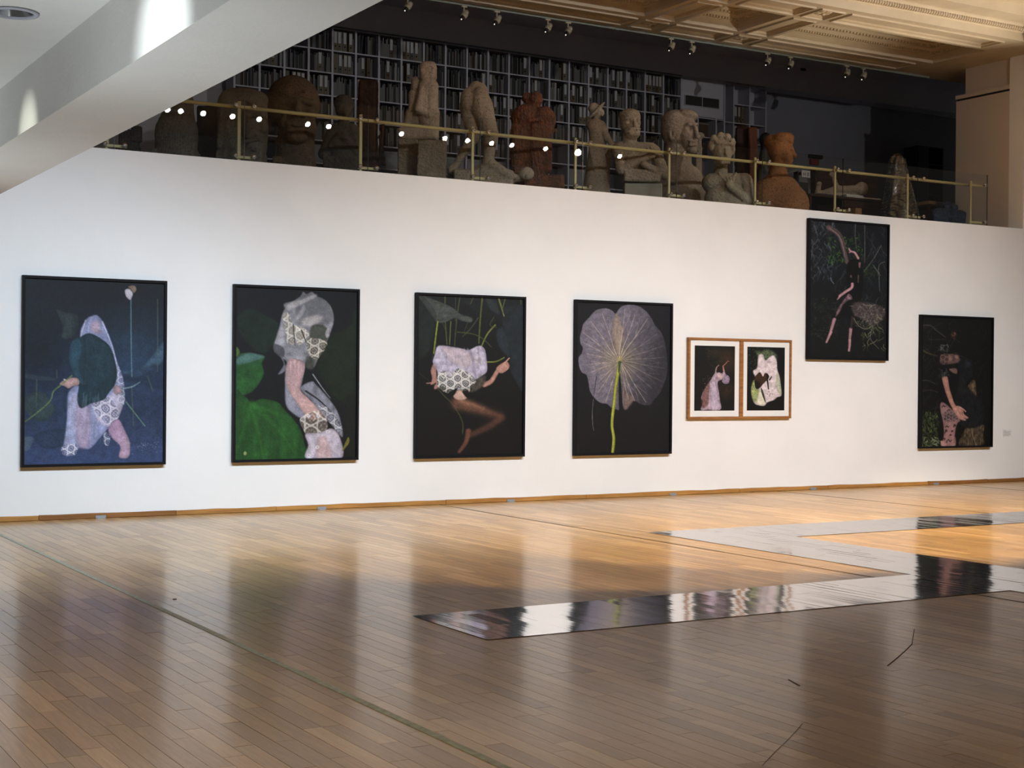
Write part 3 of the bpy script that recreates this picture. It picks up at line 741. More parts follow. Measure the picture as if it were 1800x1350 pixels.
p.line([(250,265),(235,390),(222,508)],13,11,'#7b8a34'); p.line([(625,575),(700,570),(760,540)],10,8,'#76833c')
p.poly([(740,250),(790,210),(905,165),(905,770),(850,720),(805,640),(800,535),(740,480),(705,400),(715,320),(760,330)],'#1d252b',8,1,tex=(60,60,.2)); p.poly([(705,330),(760,320),(800,530),(740,490),(705,420)],'#27313a',14,.7)
p.line([(210,730),(300,830),(370,900),(420,980),(447,1050),(445,1120)],9,9,'#3d4228',.95); p.line([(110,660),(190,720)],5,4,'#2a2c2a')
p.line([(410,890),(560,935),(720,985)],120,60,'#6e4b3b',.8,50); p.line([(430,870),(600,930)],60,40,'#9a715c',.55,40); p.line([(740,1000),(640,1070),(500,1135)],70,45,'#57392c',.75,30); p.line([(490,1105),(470,1190),(420,1262)],46,26,'#6a4437',.9,12)
p.poly([(365,810),(410,790),(460,795),(480,845),(440,865),(385,855)],'#c2a296',8); 
p.poly([(220,585),(240,590),(245,690),(260,760),(235,785),(225,770),(240,735),(200,750),(210,700),(200,640)],'#a87f74',6); p.line([(170,738),(215,735)],9,7,'#a87f74')
p.line([(608,748),(660,722),(705,650),(735,610)],40,28,'#b08578'); p.poly([(700,620),(740,585),(780,570),(800,600),(790,630),(745,660),(710,650)],'#b98d80',5); p.line([(750,595),(798,545)],13,9,'#c39a8b')
p.poly([(560,690),(620,680),(610,740),(560,790),(500,800)],'#4a4640',14,.9,tex=(16,16,.35))
p.poly([(250,455),(300,450),(400,465),(450,475),(490,482),(560,450),(600,462),(620,510),(630,640),(590,680),(545,710),(500,760),(400,790),(300,770),(255,740),(250,650),(215,580),(228,520)],'#b3adc3',6,1,tex=(26,40,.2))
p.poly([(280,460),(380,470),(480,490),(520,560),(470,620),(340,560)],'#c2aeb0',30,.6); p.blob(560,560,50,70,'#c4b3b0',.5,1.0); p.line([(490,485),(520,560),(545,700)],16,8,'#8f8aa6',.6,12)
for q in range(34):
    X = p.rng.uniform(240,600); p.line([(X,p.rng.uniform(460,510)),(X+p.rng.normal(0,14),p.rng.uniform(540,590)),(X+p.rng.normal(0,22),p.rng.uniform(610,660))],5,3,['#d6d2e2','#8a849e'][q%2],.35)
p.lace([(250,690),(300,640),(345,690),(400,625),(450,640),(490,660),(545,715),(510,770),(480,815),(415,775),(370,825),(262,775)],58,'#dedcd4','#3f443c',.95); p.line([(262,660),(300,700),(340,650),(370,690),(430,625),(470,665),(520,700)],9,9,'#d6d4d0',.9,smooth=False)
for (X,Y) in ((330,515),(455,515),(550,490),(605,545)): p.blob(X,Y,11,12,'#d9d6e2',.8,.6)
p.poly([(330,820),(400,775),(385,820),(350,850)],'#0b0b0b',6); p.poly([(440,800),(490,800),(480,850)],'#0b0b0b',8)
framed('framed_photograph','framed photo of a figure under a white lace shawl, third from left',8.335,9.945,0.592,2.692,p)
# --- single pale lotus leaf on black
p = Print(NU, NV, [(100,72),(845,103),(838,1280),(95,1290)], 4)
p.bg([(0,'#14141a'),(1,'#101114')])
leaf = [(405,168),(380,145),(340,126),(290,128),(240,148),(190,205),(150,250),(138,300),(124,350),(128,410),(145,440),(138,485),(115,520),(118,590),(140,640),(175,660),(192,715),(205,790),(240,845),(290,885),(340,893),(375,925),(415,937),(437,930),(437,760),(440,640),(455,760),(468,920),(500,937),(525,890),(560,872),(620,900),(680,905),(710,870),(760,810),(790,745),(812,680),(822,590),(815,490),(800,400),(770,320),(720,260),(690,200),(640,140),(580,105),(510,95),(455,110),(425,140)]
m = p.mask(leaf, 5)
d = np.hypot(p.x-437, p.y-548); base = np.empty_like(p.c)
t = np.clip((p.x-430)/400+ (p.y-400)/1400, 0, 1)[...,None]
base[:] = hexc('#7c7686')*(1-t)+hexc('#35333b')*t
base *= (0.86+.28*(p.noise(22,22)-.5))[...,None]*1.08
g = np.clip(1-d/220, 0, 1)[...,None]; base = base*(1-.55*g)+hexc('#a3966f')*.55*g
p.put(m, np.clip(base,0,1))
p.poly([(405,172),(425,180),(450,240),(468,330),(455,460),(440,545),(425,500),(395,420),(378,330),(385,250)],'#9a8a7c',10,.8,tex=(12,40,.2)); p.poly([(455,690),(470,760),(530,820),(555,860),(500,935),(470,910)],'#7c6b62',18,.75,tex=(12,40,.25))
ends = [(300,170),(210,230),(150,320),(150,400),(180,490),(170,580),(185,650),(270,720),(270,800),(330,880),(510,860),(560,870),(650,880),(700,770),(790,720),(800,610),(790,520),(780,430),(740,330),(660,210),(560,180),(480,130)]
for (X,Y) in ends:
    mx, my = 437+(X-437)*.55, 548+(Y-548)*.55; a = math.atan2(Y-548, X-437)
    dim = .35 if X > 680 else .8
    p.line([(437,548),((437+mx)/2+6*math.sin(a),(548+my)/2-6*math.cos(a)),(mx,my),(X,Y)],7,3,'#c4b6a6',dim)
    p.line([(440,552),(mx+4,my+6)],4,2,'#2a2730',.5)
    for s in (-.32,.32): p.line([(mx,my),(mx+math.hypot(X-mx,Y-my)*.8*math.cos(a+s), my+math.hypot(X-mx,Y-my)*.8*math.sin(a+s))],4,2,'#b0a49c',dim*.7)
p.poly([(437,570),(445,700),(462,900),(455,925),(437,925),(432,760)],'#121218',4)
p.blob(440,535,30,30,'#b5a862',.8,.8); p.line([(437,560),(425,660),(408,760),(398,880),(384,1000),(382,1080),(394,1150),(396,1200),(386,1288)],26,22,'#8d9632'); p.line([(432,580),(415,700),(392,900),(378,1040),(390,1160),(382,1280)],8,7,'#b9bd5a',.8); p.line([(440,560),(432,640)],20,8,'#2d4430',.9)
p.line([(257,670),(240,790),(232,860)],6,4,'#33313a'); p.line([(232,860),(224,960),(228,1060),(237,1105)],4,4,'#8b8d96',.8)
framed('framed_photograph','framed photo of one pale round lotus leaf with a green stalk on black',10.727,12.345,0.585,2.688,p)
# --- dark figure leaning on a tree, high on the wall
p = Print(180, 236, [(115,88),(757,135),(752,1275),(115,1268)], 6)
p.bg([(0,'#15181f'),(.4,'#12161a'),(1,'#0d0e0f')]); p.put(np.clip((p.noise(30,60)-.5)*1.4,0,1)*.5,'#27303a')
p.twigs(150,(115,90,330,600),55,5,['#5d6a78','#48525e','#3a434e','#76828e'],.7,.6); p.twigs(70,(330,100,750,780),110,4,['#4d555c','#5f676c','#3c4446'],.6,.5)
p.twigs(90,(250,230,560,460),26,9,['#3f6a2c','#2c4d22','#55803a'],.7); p.twigs(40,(560,460,690,560),24,7,['#33542a','#2a4022'],.6)
p.line([(270,150),(345,200),(380,270),(398,350),(425,450)],46,34,'#5c4f52'); p.line([(280,160),(350,215),(385,300),(405,400)],10,8,'#8f8083',.7); p.line([(300,160),(365,220),(400,320)],6,5,'#2f282b',.8)
for s in ([(490,120),(490,230),(500,330)],[(568,125),(570,300),(570,450)],[(705,300),(640,420),(565,525)],[(690,530),(690,600),(695,700)],[(640,470),(700,560)],[(735,440),(690,470),(680,560)]): p.line(s,6,4,'#7d8380',.7)
p.poly([(430,450),(500,420),(545,500),(560,640),(540,780),(560,850),(500,1010),(460,1030),(430,900),(330,960),(310,920),(400,760),(430,680),(420,560)],'#0b0b0d',10,.95)
p.poly([(470,800),(600,790),(720,830),(740,900),(690,970),(620,1000),(560,940),(480,900)],'#463e40',16,.9,tex=(14,10,.5)); p.twigs(60,(480,800,740,1000),40,5,['#8d8c7c','#6b6a58','#a3a58e'],.6); p.twigs(36,(540,880,740,1180),70,5,['#7a8a58','#9aa07c','#5d6a40'],.7,.4)
p.twigs(150,(115,760,360,1100),26,5,['#2c3a22','#38472a','#4a5838'],.55); p.line([(480,930),(530,1000),(590,1020),(640,990)],6,5,'#8f8d78',.8); p.line([(640,1000),(620,1100),(690,1190)],6,4,'#84866e',.7)
p.line([(437,330),(452,352),(487,365),(515,412)],12,22,'#b58f92'); p.line([(440,365),(458,352)],9,12,'#b58f92'); p.line([(527,455),(527,490)],20,14,'#8a6a70',.9); p.line([(518,560),(516,620)],7,6,'#9a858a',.7); p.blob(457,570,10,16,'#8a7478',.8,.6)
p.line([(468,635),(462,668),(410,705),(365,740)],24,22,'#b98f97'); p.line([(372,735),(345,772)],20,8,'#b98f97'); p.poly([(440,720),(470,760),(430,780),(390,820),(370,870),(330,920),(350,850),(400,770)],'#8f6f7c',8,.9,tex=(14,14,.5))
p.line([(322,942),(300,1020),(290,1055)],30,18,'#a9818c'); p.line([(295,1050),(278,1090),(258,1138)],26,16,'#b58b95'); p.line([(458,1022),(452,1090),(450,1120)],28,18,'#a17b84'); p.line([(450,1115),(450,1160),(444,1208)],24,18,'#b08690'); p.line([(470,920),(462,1010)],20,20,'#3b2d33',.8)
for q in range(120):
    X = p.rng.uniform(480,700); Y = p.rng.uniform(800,980); p.blob(X,Y,5,4,'#a39d9c',.5)
framed('framed_photograph','framed photo of a dark-dressed figure by a tree, hung highest under the railing',14.845,16.477,1.944,4.045,p)
# --- figure in black lace among dark branches
p = Print(180, 236, [(105,85),(727,110),(715,1258),(97,1268)], 7)
p.bg([(0,'#131415'),(.5,'#0f1010'),(1,'#0e0f0d')])
p.twigs(46,(105,110,420,900),150,4,['#3a3b38','#4a4a44','#2e302e'],.7); p.twigs(30,(560,150,720,950),90,4,['#2f302d','#3b3b36'],.6)
p.line([(110,165),(180,170),(240,220),(315,275)],8,5,'#5c5a52',.8); p.line([(110,395),(170,425),(240,445)],20,10,'#4d4738',.8,10); p.line([(105,670),(160,670),(225,700)],7,4,'#5a5a52',.7); p.line([(105,770),(170,755),(245,775)],6,4,'#5a5a52',.6); p.line([(165,295),(250,298),(310,290)],5,4,'#504f48',.6)
p.twigs(260,(105,950,250,1265),30,6,['#3a4a2a','#2b381f','#56663c','#6d7c50'],.6,.5); p.twigs(30,(120,1180,260,1265),40,8,['#7a8660','#98a082'],.6)
p.poly([(430,700),(470,690),(490,740),(550,670),(580,680),(590,800),(600,830),(540,790),(500,770),(470,800),(430,760)],'#5a4e3c',6,1,tex=(8,20,.6)); p.poly([(500,1100),(560,1095),(655,1070),(650,1160),(640,1262),(440,1262),(450,1190)],'#4a4032',8,1,tex=(8,26,.7)); p.line([(545,1110),(560,1180),(590,1260)],6,5,'#8c7f66',.8)
p.poly([(420,480),(520,470),(560,620),(500,700),(560,780),(640,860),(660,960),(640,1070),(520,1100),(440,1060),(400,900),(380,700),(420,600)],'#17191c',20,.95,tex=(12,30,.5))
p.blob(515,520,45,40,'#353848',.7,1.0); p.poly([(250,590),(300,560),(420,560),(430,660),(390,860),(300,880),(260,760)],'#0d0e10',12,.95)
p.blob(385,255,34,46,'#5e3f3c',.85,.7); p.blob(395,240,16,14,'#8a625c',.7,.8); p.blob(375,270,14,10,'#1a1212',.8); p.twigs(20,(340,200,430,310),26,5,['#0d0c0c'],.8)
p.twigs(26,(250,340,340,400),34,6,['#6d7272','#454a4c'],.8); p.poly([(270,440),(330,425),(430,440),(435,500),(350,520),(270,515)],'#6b5350',10,.85,tex=(20,20,.4)); p.blob(355,465,28,36,'#9a7b70',.8,.8); p.poly([(395,440),(425,440),(430,470),(405,470)],'#a08a84',6,.6); p.lace([(270,435),(335,430),(340,515),(275,515)],36,'#7c605c','#161415',.7)
p.poly([(345,565),(410,560),(415,605),(380,600)],'#83665f',8,.9); p.twigs(22,(250,560,340,630),30,6,['#5a5f62','#3b4042'],.8)
p.poly([(268,880),(300,870),(370,930),(420,980),(445,1035),(420,1060),(400,1140),(400,1262),(290,1262),(300,1150),(290,1040),(270,950)],'#8d6d6e',8,1,shade=(280,900,400,1250,'#9a7572'))
for (X,Y,a,b) in ((300,905,26,16),(345,940,20,10),(330,1010,34,28),(385,1000,36,24),(350,985,24,16),(330,1090,24,12),(320,1130,14,26),(395,1080,14,22),(375,1130,12,12),(345,1220,34,26),(300,1200,20,14),(410,1160,16,30),(360,1165,10,10)): p.line([(X-a*.7,Y+b*.5),(X-a*.2,Y-b*.6),(X+a*.3,Y+b*.2),(X+a*.7,Y-b*.5)],9,5,'#171214',.8); p.blob(X+a*.2,Y,7,7,'#171214',.8,.6)
p.lace([(300,960),(390,960),(420,1030),(310,1040)],26,'#8a7a7c','#17151a',.75); p.poly([(275,1215),(310,1230),(325,1262),(275,1262)],'#c0948c',5); p.poly([(365,1240),(400,1235),(400,1262),(365,1262)],'#b88c86',5)
p.poly([(282,650),(300,632),(330,635),(340,680),(350,740),(370,810),(390,870),(408,905),(395,935),(370,915),(340,850),(312,770),(295,710)],'#ab7f72',6,1,shade=(300,640,390,900,'#b68676'))
p.poly([(375,925),(408,900),(445,905),(470,935),(480,975),(515,1005),(505,1018),(480,1010),(500,1028),(480,1034),(440,1020),(410,985)],'#bd8d80',5); p.line([(440,915),(470,930),(493,952)],17,11,'#c29486'); p.line([(450,960),(480,985),(512,1008)],12,9,'#b38477'); p.line([(425,940),(450,985)],5,4,'#84584e',.8); p.line([(460,955),(470,990)],4,3,'#7a5048',.8)
framed('framed_photograph','framed photo of a figure in black lace with open hand, beside the label card',17.18,18.81,0.578,2.68,p)
# --- oak diptych
def diptych():
    x0, x1, z0, z1 = 12.637, 14.537, 1.068, 2.222
    t = thing('diptych_frame', 'oak double frame holding two small matted photographs', 'picture', ((x0+x1)/2, 0, z0))
    b = 0.032; xm = 13.594; d = 0.055
    f = MB().box(x0, x1, -d, -0.004, z0, z0+b).box(x0, x1, -d, -0.004, z1-b, z1)
    for a in (x0, xm-b, xm+0.001, x1-b): f.box(a, a+b-0.001, -d, -0.004, z0+b, z1-b)
    f.build('frame', M_oak, t)
    for (a, c) in ((x0+b, xm-b), (xm+b, x1-b)):
        MB().box(a, c, -0.035, -0.006, z0+b, z1-b).build('mat', M_mat, t)
    q = Print(110, 180, [(203,212),(743,226),(740,1125),(198,1122)], 51)
    q.bg([(0,'#17140f'),(1,'#131110')]); q.blob(640,420,160,230,'#4a3426',.8,1.0); q.blob(640,850,150,150,'#43301f',.8,1.0); q.blob(470,300,170,120,'#2e2a1c',.8,1.0)
    q.twigs(40,(210,230,560,520),130,7,['#2e2c20','#3a3826'],.7); q.put(np.clip((q.noise(60,60)-.5)*1.5,0,1)*.5,'#0c0b0a'); q.poly([(203,215),(330,215),(380,520),(330,700),(290,900),(203,1122)],'#100f0e',60,.8)
    q.line([(484,585),(492,530),(510,502),(528,488)],22,9,'#b08c82'); q.line([(594,565),(586,520),(583,500)],26,15,'#a87e6c'); q.line([(583,500),(622,462),(648,432),(662,438)],15,8,'#a07766'); q.blob(552,572,34,26,'#1b1512',.95,.5); q.line([(530,560),(545,520),(560,470)],6,4,'#2a2219',.7); 
    q.poly([(440,650),(470,600),(490,552),(498,590),(530,588),(570,600),(600,562),(620,615),(660,640),(674,680),(655,742),(600,745),(570,715),(575,690),(520,715),(512,760),(530,860),(545,980),(562,1092),(500,1122),(380,1112),(285,1112),(318,1000),(292,960),(300,900),(335,820),(395,730),(420,690)],'#ab96a4',6,1,tex=(18,40,.28)); q.poly([(570,690),(620,620),(672,670),(655,740),(600,745)],'#8f7f9a',14,.7,tex=(12,12,.5))
    q.poly([(330,830),(400,720),(395,900),(380,1040),(310,1080),(300,950)],'#6e4a44',14,.8); q.poly([(500,600),(590,640),(560,690),(510,660)],'#d0b4b4',10,.8); q.poly([(440,700),(490,760),(530,1000),(540,1080),(430,1100),(420,880)],'#bdb0c6',16,.7)
    for (X,Y) in [(q.rng.uniform(300,560),q.rng.uniform(640,1110)) for _ in range(70)]: q.blob(X,Y,10,10,'#d8cad0',.35)
    q.build(x0+b+.085, xm-b-.082, 1.185, 2.11, -0.037, t)
    q = Print(110, 180, [(922,232),(1440,240),(1437,1120),(917,1122)], 52)
    q.bg([(0,'#0c0d0c'),(1,'#0b0b0a')])
    q.put((q.noise(18,18)>.6)*(q.x<1150)*(q.y<560)*.6,'#3c4a38'); q.poly([(1040,300),(1120,290),(1190,260),(1290,300),(1340,370),(1300,440),(1100,420)],'#5f7050',30,.7,tex=(14,14,.6))
    q.poly([(1070,370),(1100,335),(1140,345),(1170,420),(1230,370),(1290,350),(1330,430),(1338,540),(1370,650),(1385,760),(1397,905),(1340,935),(1290,975),(1200,1010),(1160,1055),(1080,1050),(1020,1020),(985,920),(975,820),(1000,730),(1030,660),(1005,600),(1005,560),(1055,520)],'#d6c8cc',14,1,tex=(30,30,.12))
    q.poly([(980,780),(1020,700),(1080,820),(1080,900),(1040,1010),(990,940)],'#8fa05a',24,.85,tex=(16,16,.4)); q.poly([(1330,600),(1385,760),(1390,900),(1330,800)],'#a8b890',26,.7); q.poly([(1080,860),(1150,900),(1160,1040),(1060,1020)],'#e2e0c4',22,.8); q.blob(1215,440,50,30,'#a58aa0',.7,1.0)
    q.poly([(1020,680),(1060,610),(1100,588),(1137,645),(1160,605),(1190,600),(1220,640),(1200,690),(1140,750),(1110,790),(1075,815),(1035,800)],'#3a281b',8); q.poly([(1035,700),(1100,740),(1080,815),(1035,805)],'#14110d',14,.9); q.poly([(1190,600),(1222,640),(1205,690),(1190,660)],'#0e0c0b',6)
    q.poly([(1110,800),(1140,850),(1170,960),(1180,1020),(1150,960),(1118,870)],'#3c3a28',6); q.line([(1200,700),(1215,820)],24,14,'#14120f'); q.line([(1230,690),(1258,645)],20,10,'#17120f')
    for (X,Y) in ((1220,860),(1240,890),(1200,890),(1270,890),(1230,915)): q.blob(X,Y,18,12,'#6a5248',.8)
    q.build(xm+b+.083, x1-b-.088, 1.185, 2.11, -0.037, t)
diptych()
# --- wall label
t = thing('wall_label', 'small white text card on the wall right of the last photograph', 'label', (19.225, 0, 0.735))
MB().box(19.125, 19.325, -0.006, -0.0005, 0.735, 0.857).build('card', M_paper, t)
m = MB(); r2 = random.Random(2)
for i in range(6):
    z = 0.838-i*0.016; e = 19.31-r2.random()*0.05 if i else 19.19
    xx = 19.138
    while xx < e:
        w = r2.uniform(.006,.02); m.box(xx, min(xx+w, e), -0.0066, -0.006, z-.004, z+.002); xx += w+.004
m.build('print_lines', principled('grey_ink', (0.25,0.25,0.27), 0.8), t)
# ------------------------------------------------------------------ balustrade
POST_X = [4.53, 6.12, 7.725, 9.34, 10.955, 12.55, 14.13, 15.71, 17.25, 18.68]
GAP_X = [4.60, 6.165, 7.80, 9.42, 11.03, 12.636, 14.215, 15.812, 17.41, 18.995]
bal = thing('glass_balustrade', 'long glass balustrade with pale gold posts and rail along the balcony edge', 'railing', (11.5, 0.2, WALL_TOP))
zb = 4.06
for x in POST_X:
    MB().bbox(x-0.026, x+0.008, 0.31, 0.335, zb, 4.925, .003).bbox(x-0.004, x+0.026, 0.335, 0.355, zb, 4.935, .003).build('post', M_brass, bal)
RZ = 4.865
for i, x in enumerate(POST_X[:-1]):
    MB().tube((x+(.0 if i else -1.4), 0.355, RZ), (POST_X[i+1], 0.355, RZ), 0.022, None, 14).build('rail', M_brass, bal, True)
for i, x in enumerate(POST_X):
    g = GAP_X[i]
    for z in (4.255, 4.862):
        MB().bbox(x-0.05, min(g+0.15, x+.26), 0.296, 0.312, z-0.017, z+0.017, .003).build('clamp_arm', M_brass, bal)
        for cx in ((g-0.115, g+0.115) if i < 9 else (g-0.06,)):
            c = MB().tube((cx,0.225,z+.01),(cx,0.30,z+.01),0.013,None,10).lathe([(0,0)],(0,0,0),3)
            c = MB().tube((cx,0.245,z+.01),(cx,0.297,z+.01),0.012,None,10).tube((cx,0.232,z+.01),(cx,0.246,z+.01),0.026,0.028,14).ball((cx,0.232,z+.01),(0.022,0.012,0.022),12,6)
            c.build('clamp', M_chrome, bal, True)
for i in range(len(GAP_X)):
    a = GAP_X[i-1]+0.006 if i else 3.0; b = GAP_X[i]-0.006
    g = MB().box(a, b, 0.255, 0.269, 4.185, 5.045).build('glass_panel', M_glass, bal)
    MB().box(b+0.0005, b+0.0045, 0.255, 0.269, 4.185, 5.045).build('panel_edge', M_edge, g)

# ------------------------------------------------------------------ bookcase wall
YB = 5.0
XR = at(1198, 150, YB)[0]; CP = 0.407; RP = 0.362; ZT = 7.19
NC = 21; NR = 8
bc = thing('bookcase', 'long white open-cell bookcase covering the back wall of the balcony', 'bookcase', (XR-NC*CP/2, YB, 4.08))
for c in range(NC+1):
    x = XR-c*CP; MB().box(x-0.016, x+0.016, YB, YB+.34, 4.1, ZT).build('upright', M_white, bc)
for r in range(NR+1):
    z = ZT-r*RP
    if z > 4.15: MB().box(XR-NC*CP, XR, YB+.004, YB+.34, z-0.02, z).build('shelf', M_white, bc)
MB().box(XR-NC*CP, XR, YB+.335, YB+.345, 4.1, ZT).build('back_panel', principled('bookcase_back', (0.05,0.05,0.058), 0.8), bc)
ORD = ['zeroth','first','second','third','fourth','fifth','sixth','seventh','eighth','ninth','tenth','eleventh','twelfth','thirteenth','fourteenth','fifteenth','sixteenth','seventeenth','eighteenth','nineteenth','twentieth','twenty-first','twenty-second']
M_b1 = noisy('marbled_binder_board', (0.055,0.055,0.05), (0.11,0.11,0.10), 30, 0.7)
M_b2 = principled('tan_binder_board', lin('#5e5646'), 0.7)
M_b3 = principled('brown_binder_board', lin('#4a372a'), 0.7)
M_hole = principled('binder_hole', (0.004,0.004,0.004), 0.9)
M_spine = principled('spine_label', (0.40,0.40,0.43), 0.7)
def binder_meshes(m):
    b = MB().bbox(0, .068, .02, .29, 0, .315, .004).mesh('binder'); b.materials.append(m); return b
BIND = [(binder_meshes(M_b1),'marbled grey'), (binder_meshes(M_b2),'tan'), (binder_meshes(M_b3),'brown')]
lab_mesh = MB().box(.011, .057, .0185, .0205, .125, .30).mesh('spine_label'); lab_mesh.materials.append(M_spine)
hole_mesh = MB().tube((.034,.021,.075),(.034,.018,.075),.013,None,10).mesh('finger_hole'); hole_mesh.materials.append(M_hole)
BOOKC = [('black',(0.010,0.010,0.011)),('dark grey',(0.035,0.036,0.04)),('brown',lin('#33261e')),('dark blue',lin('#20263a')),('dark green',lin('#222b24')),('white',(0.42,0.42,0.42)),('dark red',lin('#3d1d1a')),('beige',lin('#6a6252'))]
BOOKW = [8, 8, 4, 3, 2, 2.2, 1, 2]
unit = {}
for n_, c_ in BOOKC:
    me = MB().box(0,1,0,1,0,1).mesh('book'); me.materials.append(principled(n_.replace(' ','_')+'_book_cover', tuple(.6*v for v in c_), 0.7)); unit[n_] = me
rng = random.Random(21)
books = []
def visible(px, py):
    if py < 342-0.509*px-14: return False          # behind the beam
    if px < 556 and py > 165: return False         # behind the colossal heads
    return py < 262
def put_binder(x, z, kind, lab, group='lever-arch binders in the white bookcase', y=YB):
    me, cn = BIND[kind]
    o = obj('binder', me, None); o.location = (x, y+.005, z); tag(o, lab, 'binder', group)
    for nm, q in (('spine_label', lab_mesh), ('finger_hole', hole_mesh)):
        if nm == 'spine_label' and rng.random() < .12: continue
        c = obj(nm, q, None); c.parent = o
    return o
for c in range(NC):
    for r in range(5):
        x0 = XR-(c+1)*CP+.018; x1 = XR-c*CP-.018; z0 = ZT-(r+1)*RP+.001
        px, py, _ = proj(((x0+x1)/2, YB, z0+.17))
        if not visible(px, py): continue
        bay = 'bay %s from the right' % ORD[c+1]; row = ['top','second','third','fourth','fifth'][r]
        x = x0+rng.uniform(0,.012); nb = 0; nk = 0
        mode = rng.random()
        while x < x1-.015:
            runb = rng.random()
            if (mode < .13 and x+.068 < x1 and runb < .8) or (runb < .075 and x+.068 < x1):
                nb += 1; k = rng.choice((0,1,1,2))
                put_binder(x, z0, k, '%s binder, %s in the %s row, %s' % (BIND[k][1], ORD[nb], row, bay)); x += .070
            else:
                w = rng.choice((.008,.012,.016,.022,.03,.04)); 
                if x+w > x1: break
                nk += 1; h = rng.choice((.22,.24,.26,.29,.30,.31)); cn = rng.choices([b[0] for b in BOOKC], BOOKW)[0]
                if mode > .8: cn = rng.choice(('black','dark grey','black'))
                lean = math.radians(rng.uniform(4,7)) if rng.random() < .05 and x+w+.06 < x1 else 0
                books.append((x, z0, w, h, rng.uniform(.16,.26), cn, lean, nk, row, bay, abs(px-1000)))
                x += w+.0015+(.05 if lean else 0)
        # small gap left now and then is simply shadow
books.sort(key=lambda b: b[2]*b[3], reverse=True)
for (x, z, w, h, d, cn, lean, nk, row, bay, _) in books[:300]:
    o = obj('book', unit[cn], None); o.location = (x, YB+.03+(.26-d)*.3, z+(w*math.sin(lean) if lean > 0 else 0)); o.scale = (w, d, h); o.rotation_euler = (0, lean, 0)
    tag(o, '%s file, %s in the %s row, %s' % (cn, ORD[nk] if nk < 23 else 'last', row, bay), 'file', 'files and books in the white bookcase')
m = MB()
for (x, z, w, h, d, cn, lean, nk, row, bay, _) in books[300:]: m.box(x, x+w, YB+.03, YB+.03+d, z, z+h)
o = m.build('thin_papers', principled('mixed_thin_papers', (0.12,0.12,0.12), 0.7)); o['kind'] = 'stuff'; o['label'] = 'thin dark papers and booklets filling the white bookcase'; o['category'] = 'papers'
# grey archive boxes and cardboard boxes low in the bookcase
M_abox = principled('grey_archive_box', (0.20,0.205,0.22), 0.8)
for i, (pxc, kind) in enumerate([(572,'a'),(700,'a'),(735,'a'),(800,'a'),(830,'a'),(885,'a'),(1000,'a'),(572,'k'),(888,'k'),(895,'k'),(1215,'a')]):
    c = int((XR-at(pxc, 240, YB)[0])/CP); 
    r = 5 if kind == 'a' else 6
    xa = XR-(c+1)*CP+.03; z0 = ZT-(r+1)*RP+.001
    if pxc in (895, 1215): continue
    tt = thing('archive_box', ('grey archive box in the sixth row, bay %s from the right' if kind == 'a' else 'brown cardboard box low in the bookcase, bay %s from the right') % ORD[c+1], 'box', (xa, YB, z0), 'boxes low in the white bookcase')
    mm = M_abox if kind == 'a' else M_card
    MB().bbox(xa, xa+CP-.07, YB+.01, YB+.3, z0, z0+.24, .004).build('body', mm, tt)
    MB().bbox(xa-.006, xa+CP-.064, YB+.004, YB+.306, z0+.235, z0+.285, .004).build('lid', mm, tt)

# vent panel, right-hand shelves
XV1 = at(1274, 160, YB)[0]; XS = [at(p, 200, YB)[0] for p in (1290, 1318, 1346.5)]
zlow = at(1250, 207, YB)[2]
struct(MB().box(XR+.016, XV1, YB+.02, 5.36, zlow, 7.21).build('wall_vent_panel', M_back))
struct(MB().box(XS[2]+.02, 18.4, YB+.30, 5.36, 4.08, 7.21).build('wall_side_panel', M_back))
v0 = at(1205, 167, YB); v1 = at(1264, 190, YB)
vt = thing('air_vent', 'black slatted air vent on the pale panel right of the bookcase', 'vent', (v0[0], YB, v1[2]))
zt, zb_ = at(1205,167,YB)[2], at(1205,183.5,YB)[2]
MB().box(v0[0], v1[0], YB+.012, YB+.02, zb_, zt).build('backing', M_black, vt)
f = MB(); 
for (a,b,c,d) in ((v0[0]-.012,v1[0]+.012,zt,zt+.012),(v0[0]-.012,v1[0]+.012,zb_-.012,zb_),(v0[0]-.012,v0[0],zb_,zt),(v1[0],v1[0]+.012,zb_,zt),((v0[0]+v1[0])/2-.006,(v0[0]+v1[0])/2+.006,zb_,zt)): f.box(a,b,YB-.002,YB+.02,c,d)
f.build('frame', M_white, vt)
for i in range(8):
    z = zb_+(i+.5)*(zt-zb_)/8; MB().add([(v0[0],YB+.0,z-.004),(v1[0],YB+.0,z-.004),(v1[0],YB+.012,z+.006),(v0[0],YB+.012,z+.006),(v0[0],YB+.0,z-.007),(v1[0],YB+.0,z-.007)],[(0,1,2,3),(4,5,1,0)]).build('slat', M_b1, vt)
sh = thing('shelf_unit', 'white half-empty shelf unit with open cells right of the vent', 'shelf', (XS[0], YB, 4.08))
zr = [at(1290, y, YB)[2] for y in (147, 182, 215, 249, 283)]
ztop = zr[0]
for x in XS+[XV1]: MB().box(x-.014, x+.014, YB, YB+.34, 4.1, ztop).build('upright', M_white, sh)
for z in zr: MB().box(XS[0], XS[2], YB+.003, YB+.33, z-.018, z).build('shelf', M_white, sh)
for z in (zr[0], zr[2]): MB().box(XV1, XS[0], YB+.003, YB+.33, z-.018, z).build('shelf', M_white, sh)
MB().box(XV1, XS[2], YB+.335, YB+.345, 4.1, ztop).build('back_panel', M_back, sh)
lo = thing('low_shelf_unit', 'low white shelf unit under the air vent', 'shelf', (XR+.3, YB, 4.08))
XL = [at(p, 240, YB)[0] for p in (1227, 1259)]
for x in XL: MB().box(x-.014, x+.014, YB, YB+.34, 4.1, zlow-.002).build('upright', M_white, lo)
